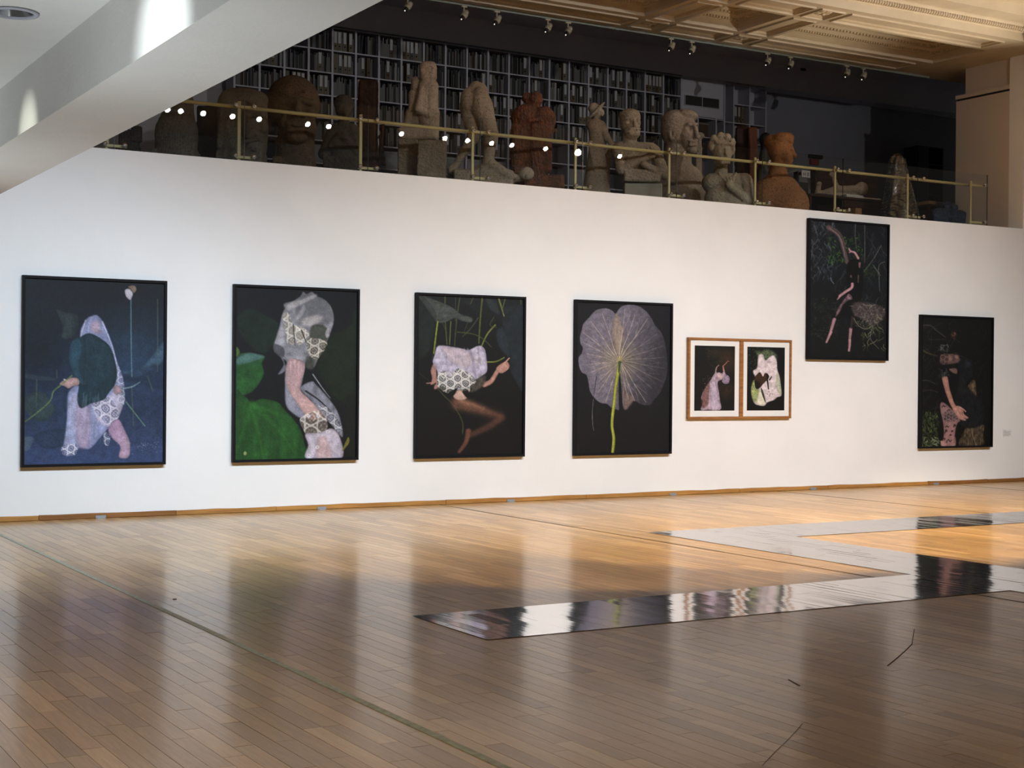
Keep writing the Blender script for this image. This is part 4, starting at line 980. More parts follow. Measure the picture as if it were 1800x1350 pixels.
for y in (208, 241.5, 275): 
    z = at(1250, y, YB)[2]; MB().box(XR+.03, XV1-.015, YB+.003, YB+.33, z-.02, z-.003).build('shelf', M_white, lo)
MB().box(XR+.03, XV1-.015, YB+.335, YB+.345, 4.1, zlow-.002).build('back_panel', M_abox, lo)
for i in range(3): put_binder(XS[0]+.03+i*.085, zr[2]+.001, 1 if i else 0, 'binder, %s of three, in the second row of the right shelf unit' % ORD[i+1], 'binders in the right shelf unit')
for i in range(3): put_binder(XS[0]+.03+i*.085, zr[3]+.001, 0, 'binder, %s in the third row left cell, right shelf unit' % ORD[i+1], 'binders in the right shelf unit')
for i in range(2): put_binder(XS[1]+.10+i*.09, zr[3]+.001, 0, 'binder, %s in the third row right cell, right shelf unit' % ORD[i+1], 'binders in the right shelf unit')
zz = at(1250, 241.5, YB)[2]
tt = thing('leaning_picture', 'dark picture leaning inside the low shelf unit under the vent', 'picture', (XL[0]+.05, YB+.2, zz))
MB().box(XL[0]+.03, XL[1]-.03, YB+.2, YB+.22, zz, zz+.31).build('panel', M_b3, tt)
MB().box(XL[0]+.02, XL[1]-.02, YB+.195, YB+.2, zz+.27, zz+.285).build('strip', M_abox, tt)
for i in range(6):
    o = obj('book', unit['dark grey' if i % 2 else 'black'], None); o.location = (XL[0]-.2+i*.045 if i < 3 else XL[0]+.03+i*.04, YB+.05, at(1250,275,YB)[2]); o.scale = (.036,.22,.27)
    tag(o, 'dark file, %s in the lower row of the shelf unit below the vent' % ORD[i+1], 'file', 'files under the vent')

# ------------------------------------------------------------------ ceiling track with small spotlights
tr = thing('lighting_track', 'long grey lighting track along the edge of the coffered ceiling', 'track', (13, 2.09, 7.02))
MB().box(5.5, 19.54, 2.075, 2.115, 7.012, 7.048).build('rail', M_track, tr)
for i in range(7): MB().box(6.5+i*2.1, 6.56+i*2.1, 2.072, 2.118, 7.008, 7.049).build('coupler', M_track, tr)
HEADX = [9.24, 10.15, 10.70, 11.58, 11.94, 13.87, 14.28, 15.84, 16.33, 17.59, 17.97]
base_m = MB().box(-.045,.045,-.015,.015,-.022,0).mesh('adapter'); base_m.materials.append(M_lampbody)
stem_m = MB().tube((0,0,-.02),(0,0,-.085),.012,None,8).mesh('stem'); stem_m.materials.append(M_lampbody)
d = np.array([-.62,-.20,-.76]); d /= np.linalg.norm(d); c0 = np.array([.02,0,-.115])
body_m = MB().tube(c0-d*.055, c0+d*.02, .036, .052, 14).tube(c0+d*.02, c0+d*.07, .052, .044, 14).mesh('body', True); body_m.materials.append(M_lampbody)
nose_m = MB().tube(c0+d*.07, c0+d*.115, .036, .030, 14).mesh('snoot'); nose_m.materials.append(M_black)
lens_m = MB().ball(tuple(c0+d*.117), .010, 8, 6).mesh('lens'); lens_m.materials.append(M_bulb_dim)
for i, x in enumerate(HEADX):
    t = thing('track_spotlight', 'small grey spotlight on the ceiling track, %s from the left' % ORD[i+1], 'spotlight', (x, 2.095, 7.012), 'spotlights on the ceiling track')
    for nm, me in (('adapter',base_m),('stem',stem_m),('body',body_m),('snoot',nose_m),('lens',lens_m)):
        o = obj(nm, me, None); o.parent = t
# the hall's own spotlights that wash the picture wall (seen as glints in the glass)
hx = sorted([w[0] for w in WALL_SPOTS] + [w[0] for w in FLOOR_SPOTS] + DARK_HEADS)
tr2 = thing('hall_lighting_track', 'ceiling track over the hall carrying the wall-wash spotlights', 'track', (10, LAMP_Y-.1, 7.0))
MB().box(1, 19, LAMP_Y-.12, LAMP_Y-.08, 6.99, 7.03).build('rail', M_track, tr2)
hd = np.array([0, .86, -.5]); hd /= np.linalg.norm(hd)
h_stem = MB().tube((0,-.1,.50),(0,-.1,.05),.012,None,8).mesh('stem'); h_stem.materials.append(M_lampbody)
h_body = MB().tube(-hd*.22, -hd*.03, .075, .085, 16).mesh('body', True); h_body.materials.append(M_lampbody)
h_lens = MB().tube(-hd*.032, -hd*.026, .05, None, 16).mesh('lens'); h_lens.materials.append(M_bulb)
for i, x in enumerate(hx):
    t = thing('hall_spotlight', 'hall spotlight %s from the left, mirrored as a glint in the glass balustrade' % ORD[i+1], 'spotlight', (x, LAMP_Y, LAMP_Z), 'hall spotlights mirrored in the glass')
    for nm, me in (('stem',h_stem),('body',h_body),('lens',h_lens)):
        o = obj(nm, me, None); o.parent = t
# ------------------------------------------------------------------ sculptures on the balcony
def nets(fn, lo, hi, h):
    ax = [np.arange(lo[i]-2*h, hi[i]+2.01*h, h) for i in range(3)]
    G = np.stack(np.meshgrid(*ax, indexing='ij'), -1).astype(np.float32)
    D = fn(G); ins = D < 0
    c8 = [(i,j,k) for i in (0,1) for j in (0,1) for k in (0,1)]
    sl = lambda A, c: A[c[0]:A.shape[0]-1+c[0], c[1]:A.shape[1]-1+c[1], c[2]:A.shape[2]-1+c[2]]
    n_in = sum(sl(ins, c).astype(np.int8) for c in c8); act = (n_in > 0) & (n_in < 8)
    I = np.argwhere(act); idx = np.full(act.shape, -1, np.int64); idx[act] = np.arange(len(I))
    acc = np.zeros((len(I),3)); cnt = np.zeros(len(I))
    for a in range(8):
        for b in range(a+1, 8):
            ca, cb = np.array(c8[a]), np.array(c8[b])
            if abs(ca-cb).sum() != 1: continue
            da = D[tuple((I+ca).T)]; db = D[tuple((I+cb).T)]; m = (da < 0) != (db < 0)
            t = np.where(m, da/np.where(m, da-db, 1), 0)
            acc += np.where(m[:,None], ca+(cb-ca)*t[:,None], 0); cnt += m
    V = np.array([ax[0][0], ax[1][0], ax[2][0]]) + (I+acc/cnt[:,None])*h
    F = []
    for a in range(3):
        b, c = (a+1) % 3, (a+2) % 3
        s0 = [slice(None)]*3; s1 = [slice(None)]*3; s0[a] = slice(0,-1); s1[a] = slice(1,None)
        E = np.argwhere(ins[tuple(s0)] != ins[tuple(s1)])
        E = E[(E[:,b] > 0) & (E[:,c] > 0) & (E[:,b] < ins.shape[b]-1) & (E[:,c] < ins.shape[c]-1)]
        q = []
        for (db, dc) in ((-1,-1),(0,-1),(0,0),(-1,0)):
            X = E.copy(); X[:,b] += db; X[:,c] += dc; q.append(idx[tuple(X.T)])
        q = np.stack(q, 1); fl_ = ~ins[tuple(E.T)]; q[fl_] = q[fl_][:,::-1]
        F.append(q[(q >= 0).all(1)])
    return V, np.concatenate(F)

def fbm(G, wl, seed=0, oct=2):
    r = np.random.default_rng(seed); out = 0; amp = 1.0
    for o in range(oct):
        for _ in range(3):
            k = r.normal(size=3); k = k/np.linalg.norm(k)*2*math.pi/wl*2**o*r.uniform(.7,1.3); k2 = r.normal(size=3)*2*math.pi/wl*.6
            k = k.astype(np.float32); k2 = k2.astype(np.float32); out = out + amp*np.sin(G @ k + 1.7*np.sin(G @ k2 + r.uniform(0,6)) + r.uniform(0,6))/3
        amp *= .5
    return out

RH = np.array([math.cos(YAW), -math.sin(YAW), 0]); FH = np.array([math.sin(YAW), math.cos(YAW), 0])
def sculpt(name, label, mat, x0, y0, Ys, prims, k=4, noise=(0.6, 12), h=1.5, base=None, groove=None, parts=None, cat='sculpture', extra=None):
    """prims are given in photograph pixels (x right, y down, w towards the viewer) around pixel x0,y0 on the plane y=Ys"""
    O = at(x0, y0, Ys); s = F_PX/((O-CAM) @ _fw); vfl = (4.081-O[2])*s
    prims = list(prims)
    if base: prims.append(('b', base[0], y0-(vfl+base[3])/2 if len(base) > 3 else y0-vfl/2, 0, base[1], (base[3]-vfl)/2 if len(base) > 3 else -vfl/2, base[2], 3))
    lo = np.full(3, 1e9); hi = -lo
    P = []
    for q in prims:
        op = q[0]; neg = op[0] == '-'; op = op.lstrip('-')
        if op == 'c':
            a = np.array([q[1]-x0, y0-q[2], q[3]], np.float32); b = np.array([q[4]-x0, y0-q[5], q[6]], np.float32); r1, r2 = q[7], q[8]
            P.append((neg, 'c', a, b, r1, r2)); l_ = np.minimum(a-r1, b-r2); h_ = np.maximum(a+r1, b+r2)
        else:
            c = np.array([q[1]-x0, y0-q[2], q[3]], np.float32); r = np.array([q[4], q[5], q[6]], np.float32)
            rd = q[7] if op == 'b' else 0; tilt = math.radians((q[8] if len(q) > 8 else 0) if op == 'b' else (q[7] if len(q) > 7 else 0))
            yw = math.radians(q[9]) if op == 'b' and len(q) > 9 else 0
            P.append((neg, op, c, r, rd, tilt, yw)); m = r.copy()
            if tilt or yw: m[:] = np.linalg.norm(r)
            l_ = c-m; h_ = c+m
        if not neg: lo = np.minimum(lo, l_); hi = np.maximum(hi, h_)
    lo -= 3; hi += 3; lo[1] = max(lo[1], vfl-0.01)
    def fn(G):
        D = None
        for q in P:
            if q[1] == 'c':
                _, _, a, b, r1, r2 = q; e = b-a; t = np.clip(((G-a) @ e)/(e @ e + 1e-9), 0, 1)
                d = np.sqrt((((G-a)-t[...,None]*e)**2).sum(-1))-(r1+(r2-r1)*t)
            else:
                _, op, c, r, rd, tl, yw = q; p = G-c
                if tl:
                    ct, st = math.cos(tl), math.sin(tl); p = np.stack([p[...,0]*ct+p[...,1]*st, -p[...,0]*st+p[...,1]*ct, p[...,2]], -1)
                if yw:
                    ct, st = math.cos(yw), math.sin(yw); p = np.stack([p[...,0]*ct+p[...,2]*st, p[...,1], -p[...,0]*st+p[...,2]*ct], -1)
                if op == 'e':
                    k0 = np.sqrt(((p/r)**2).sum(-1)); k1 = np.sqrt(((p/r**2)**2).sum(-1))+1e-6; d = k0*(k0-1)/k1
                else:
                    z = np.abs(p)-(r-rd); d = np.sqrt((np.maximum(z,0)**2).sum(-1))+np.minimum(z.max(-1),0)-rd
            if D is None: D = d
            elif q[0]:
                kk = k*.6; hh = np.clip(.5-.5*(D+d)/kk, 0, 1); D = D*(1-hh)-d*hh+kk*hh*(1-hh)
            else:
                hh = np.clip(.5+.5*(d-D)/k, 0, 1); D = d+(D-d)*hh-k*hh*(1-hh)
        if noise[0] or groove:
            near = np.abs(D) < 3*noise[0]+2.5*h+2; Gn = G[near]; add = 0
            if noise[0]: add = noise[0]*fbm(Gn, noise[1], len(prims)*7+int(x0), 2)+noise[0]*.45*fbm(Gn, noise[1]*.4, len(prims)*3+5, 1)
            if groove: add = add+groove(Gn)
            D[near] = D[near]+add
        return np.maximum(D, (vfl+0.3)-G[...,1])
    V, Fq = nets(fn, lo, hi, h*1.12)
    foot = np.array([O[0], O[1], 4.081])
    W = O + (V[:,:1]*RH - V[:,2:]*FH + V[:,1:2]*np.array([0,0,1.0]))/s
    me = bpy.data.meshes.new(name); me.from_pydata((W-foot).tolist(), [], Fq.tolist())
    me.polygons.foreach_set('use_smooth', [True]*len(me.polygons)); me.update()
    o = obj(name, me, mat); o.location = foot
    if label: tag(o, label, cat)
    return o
ST_GREY = stone('grey_brown_stone', '#514a42', '#6b6359'); ST_BROWN = stone('dark_brown_stone', '#473a2f', '#62513f')
ST_TAN = stone('tan_limestone', '#7a6d5e', '#9a8c7a'); ST_PINK = stone('pinkish_limestone', '#7d6f61', '#a39382', 4)
ST_RED = stone('red_weathered_stone', '#4d4037', '#764836', 9, .8, 22); ST_DIM = stone('dim_grey_plaster', '#3b3732', '#4e4740')
ST_PALE = stone('pale_plaster', '#8a7d6e', '#a89a88', 3, .2); ST_TERRA = stone('terracotta', '#6e4a30', '#8a6140', 3, .3, 20)
ST_GREEN = stone('greenish_plaster', '#7a7060', '#998d79', 4); WOODD = noisy('dark_carved_wood', lin('#2d1d15'), lin('#46291c'), 3, 0.6, 0.2, 30, stretch=(4,4,.6))
ST_BLACK = principled('black_bronze', (0.012,0.012,0.013), 0.5); ST_BLOCK = stone('porous_stone_block', '#6b5f50', '#877a68', 8, .8, 30)

sculpt('column_fragment','grey fluted column fragment half hidden by the beam, leftmost on the balcony',ST_DIM,226,262,1.2,
   [('c',217,270,0,217,236,0,8,8),('b',234,250,-4,9,22,9,2),('b',240,236,0,8,14,8,2)],2,(.3,8),1.3,(226,20,12,4),groove=lambda G: .8*np.sin(G[...,0]*1.6))
sculpt('grooved_stele','tall grey stone stele with vertical chisel grooves, beside the beam',ST_GREY,310,270,1.0,
   [('c',309,292,0,314,178,0,38,25),('e',310,240,0,38,50,30)],6,(.5,14),1.4,(309,38,28,4),groove=lambda G: .55*np.sin(G[...,0]*1.5+2*np.sin(G[...,1]*.06))+.3*np.sin(G[...,0]*3.1+G[...,1]*.2))
sculpt('wrapped_plinth','dark block standing between the grooved stele and the first giant head',stone('dark_slate','#232329','#33333b'),368,275,1.9,
   [('b',368,240,0,20,52,18,5)],3,(.5,14),1.5,(368,22,18,4))
# giant hooded head fragment
sculpt('giant_head_fragment','giant oval stone head fragment with a carved hood, beside the bald head',ST_GREY,425,278,0.95,
   [('b',425,222,0,43,66,34,30),('e',455,176,4,16,14,20),('e',462,225,6,9,48,22),('-e',432,226,40,25,48,20),('e',446,222,14,19,46,22),('c',464,196,20,468,232,24,4,6),
    ('-e',452,208,38,8,5,8),('c',440,200,30,462,204,30,3,3),('c',440,246,34,458,240,34,2.5,2.5),('c',438,254,33,460,250,33,3,2.5),('c',445,238,33,456,230,34,2,2),('e',450,264,24,16,9,12),('c',395,200,28,392,262,28,5,6)],
   3,(.5,10),1.15,(425,40,30,10))
sculpt('giant_bald_head','giant bald stone head looking down, tallest of the left group',ST_BROWN,520,290,1.35,
   [('e',514,182,0,47,49,46),('e',524,226,10,33,34,36),('c',520,240,-2,518,305,-4,32,34),('c',502,186,36,524,182,42,6,5),('c',532,183,42,552,187,34,5,6),('-e',514,195,46,9,6,9),('-e',542,196,42,8,6,9),
    ('c',529,186,42,530,208,50,5,7),('e',521,211,46,5,4,5),('e',540,211,44,5,4,5),('c',512,226,42,546,226,38,4,3),('-e',529,231,50,16,2.2,8),('c',514,236,42,544,236,38,4,3),('e',527,248,34,18,10,13),
    ('c',506,205,40,502,226,38,3,3),('e',476,208,-4,6,16,8),('c',500,170,42,540,168,40,2.5,2.5),('e',548,205,28,9,12,9)],3,(.6,9),1.2,(518,34,34,10))
sculpt('dim_seated_bust','dim grey seated bust with arms raised to the chin, right of the bald head',ST_DIM,600,292,1.6,
   [('e',604,190,0,16,19,17),('e',603,180,-3,18,14,18),('e',608,199,13,5,8,6),('c',604,205,0,604,220,0,9,11),('c',588,232,0,618,230,0,14,13),('e',602,265,0,27,38,22),('c',582,238,6,570,272,10,10,9),('c',570,272,10,600,240,20,9,6),('c',622,236,4,628,270,8,9,8),('c',628,270,8,606,244,20,8,6),('e',603,240,20,8,7,7)],4,(.6,10),1.4,(600,30,22,14))
sculpt('carved_wood_post','dark tall carved wooden post behind the first railing bay',WOODD,646,295,1.9,
   [('b',646,222,0,17,80,14,6),('e',648,146,0,14,6,12),('c',668,290,6,674,215,6,4,3),('c',676,290,4,668,240,4,3,3)],3,(.5,16),1.5,(646,18,15,6))
sculpt('embracing_couple','tan stone couple pressed together on a slab, the taller one seen from behind',ST_PINK,742,248,1.25,
   [('b',752,127,4,15,17,14,9),('e',750,120,6,13,10,13),('e',742,127,10,5,9,8),('c',752,140,2,752,148,2,12,13),('b',752,178,4,18,38,15,13),('c',760,200,4,762,238,2,13,10),('e',752,210,4,16,18,14),
    ('e',730,148,-2,9,14,11),('e',728,153,6,5,7,5),('b',728,190,-4,11,32,12,8),('c',742,160,14,736,196,18,6,7),('c',736,196,18,756,206,18,7,4),('c',738,160,10,766,156,14,3,3),('c',720,200,0,716,225,2,8,8),('b',735,237,0,34,11,20,5),('-e',753,182,22,3,26,4),('c',757,121,16,762,124,15,1.6,1.6),('-e',757,122,20,2.2,2.2,3),('-e',756,132,20,4,1.5,4)],3,(.5,9),1.1)
sculpt('stone_plinth_block','rough stone block under the embracing couple',ST_BLOCK,718,305,1.25,[('b',718,280,0,18,33,18,3)],2,(.5,6),1.2,(718,18,18,2))
sculpt('stone_cube','rough pitted stone cube in front of the embracing couple',ST_BLOCK,759,310,0.85,[('b',759,280,0,25,32,18,3,-2)],2,(.5,6),1.2,(760,25,18,2))
sculpt('walking_legs_torso','headless tan stone hips and striding legs seen from behind',ST_TAN,840,305,1.0,
   [('c',836,158,0,842,160,2,15,14),('e',822,178,8,14,22,18),('e',843,182,12,18,27,21),('-c',828,168,28,830,200,28,2,3),('c',822,192,0,832,238,-2,15,11),('c',832,240,-2,800,290,-8,11,6),('c',800,290,-8,791,297,-4,6,5),
    ('c',846,190,8,862,236,12,20,13),('c',862,238,12,858,286,6,12,9),('e',866,240,16,10,11,11),('c',858,288,6,893,308,14,12,7),('e',852,300,4,20,12,14),('c',893,308,14,905,312,14,7,5),('e',880,312,-6,42,10,18),('e',925,305,2,14,12,12),('e',808,304,-6,22,8,12)],4,(.45,9),1.1,(850,52,18,4))
sculpt('red_weathered_torso','red weathered stone torso with knotted top, left of the bright lamp glint',ST_RED,936,325,0.95,
   [('e',925,172,0,9,9,9),('e',941,175,4,12,13,12),('e',936,186,0,12,8,11),('e',924,208,0,27,24,24),('e',955,212,4,21,24,22),('b',918,262,-2,20,45,20,9),('b',950,262,6,19,44,18,9),('-c',928,205,28,930,300,26,2,3),('-e',955,214,30,14,5,8),('c',930,216,24,970,210,20,3,3),('c',936,224,22,972,232,18,3,3),('b',955,322,4,36,12,24,5),('b',930,304,0,28,10,22,5)],4,(1.3,7),1.15,(950,38,24,2))
sculpt('woman_in_hat','slim tan statue of a woman in a wide tilted sun hat, beside the bright glint',ST_PALE,1050,336,1.4,
   [('e',1046,196,0,23,2.6,15,46),('e',1042,190,-1,10,9,10,46),('e',1051,196,0,7.5,10,8),('e',1057,199,2,3,6,5),('c',1058,196,2,1059.5,199,2,1.2,1.6),('c',1048,204,-1,1046,214,-2,4.5,6),('c',1042,220,-2,1054,222,2,11,10),('c',1047,225,0,1049,256,0,15,12),('c',1057,222,6,1067,245,10,7,5.5),('c',1067,245,10,1076,257,8,5.5,4.5),('c',1076,257,8,1062,270,12,4.5,3.5),
    ('c',1049,258,0,1048,340,0,14,25),('b',1067,300,-2,4,38,12,2,-3),('c',1036,262,10,1050,320,20,3,3),('c',1056,262,12,1066,300,14,3,3),('c',1034,207,-6,1032,218,-6,3,4),('-c',1044,275,24,1052,335,30,1.5,2)],2.5,(.35,8),.95,(1048,24,20,2))
sculpt('bearded_bust','bearded tan bust leaning on folded arms above a pale block',ST_TAN,1118,322,0.8,
   [('e',1107,216,0,18,23,19),('e',1106,204,-2,19,13,19),('e',1110,234,9,14,13,13),('c',1109,212,17,1118,211,15,3,3),('c',1099,212,16,1106,212,18,3,2.5),('-e',1103,217,20,4,3,4),('-e',1117,217,17,4,3,4),('c',1112,212,18,1114,224,22,2.2,3.4),('-e',1115,232,21,5,2,4),('c',1106,229,19,1122,229,17,2,2),('c',1106,238,20,1120,239,18,3,3),
    ('c',1106,238,-2,1106,254,-2,12,14),('c',1090,264,0,1142,264,0,15,14),('e',1114,282,0,32,24,20),('c',1084,264,4,1091,300,12,10,9),('c',1091,300,12,1140,277,26,9,5),('c',1150,266,4,1168,308,10,10,9),('c',1168,308,10,1130,293,26,9,5),('e',1143,276,28,7,6,6),('e',1129,292,28,6,5,6),('c',1146,270,28,1140,262,26,2.4,2),('c',1139,270,30,1134,265,28,2.2,2),('b',1127,311,2,32,11,20,4)],3,(.55,6),1.0)
sculpt('pedestal_box','pale taped box serving as pedestal for the bearded bust',noisy('pale_box_board',lin('#8f877a'),lin('#a0978a'),3,.9),1129,346,0.8,[('b',1129,336,0,33,11,22,1)],1,(.12,10),1.1,(1129,33,22,2),cat='pedestal')
sculpt('large_man_bust','large tan bust of a man with swept hair gazing right',ST_PINK,1198,350,1.8,
   [('e',1190,228,0,30,34,31),('e',1206,204,4,19,10,24,-8),('e',1182,212,0,20,18,28),('e',1206,238,10,19,30,26),('e',1210,258,10,14,12,18),('c',1206,225,34,1220,223,28,3.5,3),('-e',1207,231,36,5,4,6),('-e',1219,230,30,4,4,6),('c',1215,226,34,1221,246,37,2.6,4.2),('c',1208,253,34,1220,252,31,2.4,2),('-e',1214,256,36,6,1.4,5),('c',1209,260,32,1219,259,30,2.6,2.4),('e',1213,268,22,8,6,9),
    ('e',1176,240,22,5,10,5),('-e',1177,240,28,2.4,6,4),('c',1192,256,-2,1190,292,-2,22,26),('e',1198,342,0,45,57,34),('e',1188,318,-4,34,34,26)],2.8,(.55,7),1.05,(1198,42,30,-12))
sculpt('wreathed_bust','greenish plaster bust with a curled wreath of hair, hand raised to the chest',ST_GREEN,1280,362,0.72,
   [('e',1268,268,0,18,25,18),('e',1266,256,-4,20,16,20),('e',1270,280,8,13,13,12),('e',1254,246,6,8,8,8),('e',1264,241,8,8,7,8),('e',1275,243,9,8,7,8),('e',1284,252,8,7,8,8),('e',1286,264,4,5,9,7),('e',1249,258,4,6,10,8),('c',1256,252,16,1282,256,17,3,3),('-e',1264,268,21,4.5,3,5),('-e',1278,268,20,4,3,5),('c',1272,264,18,1273,276,21,1.4,2.4),('-e',1272,285,22,6,1.6,4),('c',1266,289,18,1278,289,18,2.4,2.4),
    ('c',1268,288,-2,1266,306,-2,10,13),('c',1250,322,0,1304,320,0,17,16),('e',1280,350,0,42,34,22),('c',1308,318,6,1318,356,12,13,10),('c',1318,358,14,1280,332,26,9,6),('e',1277,328,27,6,7,5),('c',1275,322,27,1273,314,26,2,1.7),('c',1280,323,28,1279,315,27,2,1.7),('c',1284,326,27,1285,319,26,2,1.7),('c',1262,308,12,1290,344,24,2,2),('c',1292,306,10,1276,330,22,2,2)],2.2,(.5,7),1.0,(1280,40,22,4))
sculpt('terracotta_bust','orange terracotta bust of a woman in profile, right of the wooden posts',ST_TERRA,1372,370,0.9,
   [('e',1370,262,0,22,26,22),('e',1356,250,-6,13,14,16),('e',1372,245,4,16,11,19),('e',1384,250,8,8,8,12),('e',1380,272,6,13,18,16),('c',1388,262,14,1394,276,15,2,3.4),('-e',1386,268,20,4,3,4),('c',1384,284,14,1390,284,12,2,2),('e',1384,291,8,7,5,8),('c',1370,280,-2,1366,312,-2,14,17),('e',1368,344,0,40,40,28),('e',1384,362,2,38,40,28),('e',1346,350,0,24,36,24),('c',1352,312,16,1408,352,22,2,2),('e',1380,243,8,13,8,13)],4,(.5,8),1.1,(1374,44,26,-10))
sculpt('wood_plank_figure','dark reddish wooden plank standing in front of the shelf unit',WOODD,1305,310,3.2,[('b',1305,270,0,13,46,5,3),('e',1305,228,0,11,9,5)],2,(.3,10),1.2,(1305,13,6,4))
sculpt('wood_beam_figure','reddish-brown wooden beam leaning beside the dark plank',noisy('reddish_wood',lin('#5a3220'),lin('#74452c'),3,.6,stretch=(4,4,.6)),1323,308,3.0,[('b',1323,268,0,8,44,7,3,2)],2,(.3,10),1.2,(1323,8,7,4))
sculpt('black_head','small round black head behind the terracotta bust',ST_BLACK,1345,300,2.4,[('e',1345,246,0,11,13,11),('e',1351,250,6,5,6,6),('c',1344,255,0,1343,300,0,7,12)],3,(.3,7),1.2,(1343,12,10,4))
sculpt('small_masked_figure','small black and white figurine peeking out beside the large man bust',ST_PALE,1230,262,3.6,[('e',1232,238,0,7,5,5,-35),('c',1229,242,0,1228,262,0,4,6)],2,(.3,6),1.2,(1228,6,6,4))

# ------------------------------------------------------------------ office corner behind the railing
def pbox(mb, x0, x1, y0, y1, Y, dep, bev=0.004):
    a = at(x0, y1, Y); b = at(x1, y1, Y); t_ = at((x0+x1)/2, y0, Y)[2]; bo = at((x0+x1)/2, y1, Y)[2]
    return mb.bbox(a[0], b[0], Y, Y+dep, bo, t_, bev)
M_desk = noisy('dark_desk_wood', lin('#33221a'), lin('#4a3024'), 3, .5, stretch=(.6,4,4))
ZD = at(1500, 347, 2.0)[2]
desk = thing('desk', 'dark brown wooden desk piled with papers behind the railing', 'desk', (at(1500,347,2.0)[0], 2.0, 4.08))
xa, xb = at(1424,347,2.0)[0], at(1556,347,2.0)[0]
MB().bbox(xa, xb, 2.0, 2.85, ZD-.04, ZD, .005).build('desk_top', M_desk, desk)
MB().box(at(1484,360,2.05)[0], xb-.05, 2.05, 2.08, 4.081, ZD-.04).build('front_panel', M_desk, desk)
for x in (xa+.04, xb-.04): MB().box(x-.025, x+.025, 2.03, 2.8, 4.081, ZD-.04).build('side_panel', M_desk, desk)
def plaster_arm():
    a = sculpt('plaster_figure_parts','pale plaster limbs with a raised hand lying on the desk',ST_PALE,1480,347,2.4,
      [('c',1439,325,0,1436,344,0,4.5,6),('e',1439,322,2,5,4.5,5),('c',1440,341,0,1472,330,0,6,6),('c',1472,331,0,1463,308,3,5,3.4),('e',1462,306,3,3.6,4.2,2.6),('c',1460,304,3,1456,298,4,1.3,1.1),('c',1462,303,3,1459,296,4,1.3,1.1),('c',1464,303,3,1462,297,3,1.2,1),('c',1459,308,3,1456,305,4,1.2,1),('c',1472,332,0,1505,331,2,6.5,7.5),('e',1514,330,2,11.5,12,10),('c',1440,342,0,1505,342,0,5,5)],2.5,(.25,8),.9)
    return a
# the limbs rest on the desk top, so they are cut at the desk height
pa = plaster_arm()
bm_lo = min((pa.matrix_basis @ v.co).z for v in pa.data.vertices)
pa.location.z += (ZD+.002)-bm_lo if abs(ZD-bm_lo) < .6 else 0
M_bluep = principled('blue_folder', lin('#3c4a72'), .6)
for i, (x0, x1, Y, mm, h_, nm, lb, ct) in enumerate([(1488,1519,2.02,M_paper,.05,'paper_stack','white stack of paper at the front edge of the desk','papers'),(1441,1476,2.02,M_bluep,.02,'blue_folder','blue folders lying left on the desk','folder')]):
    a, b = at(x0,347,Y)[0], at(x1,347,Y)[0]; m = MB(); n = 5 if i == 0 else 3
    for q in range(n): m.box(a+.01*(q % 2), b-.012*((q+1) % 3), Y, Y+.16, ZD+.001+q*h_/n, ZD+(q+.9)*h_/n)
    tag(m.build(nm, mm), lb, ct)
pA = at(1520,343,2.05); pB = at(1546,344,2.05)
tag(MB().tube((pA[0],2.1,ZD+.02),(pB[0]+.05,2.08,ZD+.02),.016,None,12).build('paper_roll', M_paper), 'white paper roll on the desk right of the stack', 'paper roll')
sofa = thing('brown_cabinet', 'dark brown wooden cabinet behind the desk', 'cabinet', (at(1480,330,3.4)[0], 3.4, 4.08))
xa2, xb2 = at(1434,330,3.4)[0], at(1543,330,3.4)[0]; zt2 = at(1490,303,3.4)[2]
MB().bbox(xa2, xb2, 3.4, 3.9, 4.081, zt2, .01).build('body', M_desk, sofa)
for q in range(3): 
    w = (xb2-xa2)/3; MB().bbox(xa2+q*w+.02, xa2+(q+1)*w-.02, 3.385, 3.4, 4.3, zt2-.05, .004).build('door', M_desk, sofa)
mo = thing('computer_monitor', 'black computer monitor left of the desk, behind the terracotta bust', 'monitor', (at(1410,350,1.5)[0], 1.5, 4.08))
m = MB(); pbox(m, 1399, 1421, 320, 352, 1.5, .04).build('screen_housing', M_black, mo)
c_ = at(1410,352,1.5); MB().box(c_[0]-.03, c_[0]+.03, 1.51, 1.55, 4.2, c_[2]+.01).build('stand', M_black, mo); MB().box(c_[0]-.1, c_[0]+.1, 1.46, 1.62, 4.081, 4.2).build('foot', M_black, mo)
db = thing('tilted_board', 'thin black-framed tilted drawing board behind the terracotta bust', 'board', (at(1390,310,2.9)[0], 2.9, 4.08))
xa3, xb3 = at(1372,310,2.9)[0], at(1404,310,2.9)[0]; za, zb3 = at(1372,305,2.9)[2], at(1404,297,2.9)[2]
MB().add([(xa3,2.9,za),(xb3,2.9,zb3),(xb3,2.9,zb3-.035),(xa3,2.9,za-.035),(xa3,3.0,za),(xb3,3.0,zb3),(xb3,3.0,zb3-.035),(xa3,3.0,za-.035)],[(0,3,2,1),(4,5,6,7),(0,1,5,4),(3,7,6,2),(1,2,6,5),(0,4,7,3)]).build('top_rail', M_abox, db)
MB().box(xb3-.03, xb3, 2.9, 3.0, 4.081, zb3-.035).build('leg', M_black, db); MB().box(xa3, xa3+.03, 2.92, 2.98, 4.081, za-.03).build('leg', M_black, db)
ab = thing('sign_box', 'grey box with a white card reading H8 beside the drawing board', 'box', (at(1417,320,3.2)[0], 3.2, 4.08))
m = MB(); pbox(m, 1405, 1425, 309, 322, 3.2, .3).build('body', M_abox, ab); q0, q1 = at(1409,311,3.19), at(1424,300.5,3.19)
MB().box(q0[0], q1[0], 3.185, 3.195, q0[2], q1[2]).build('card', M_paper, ab)
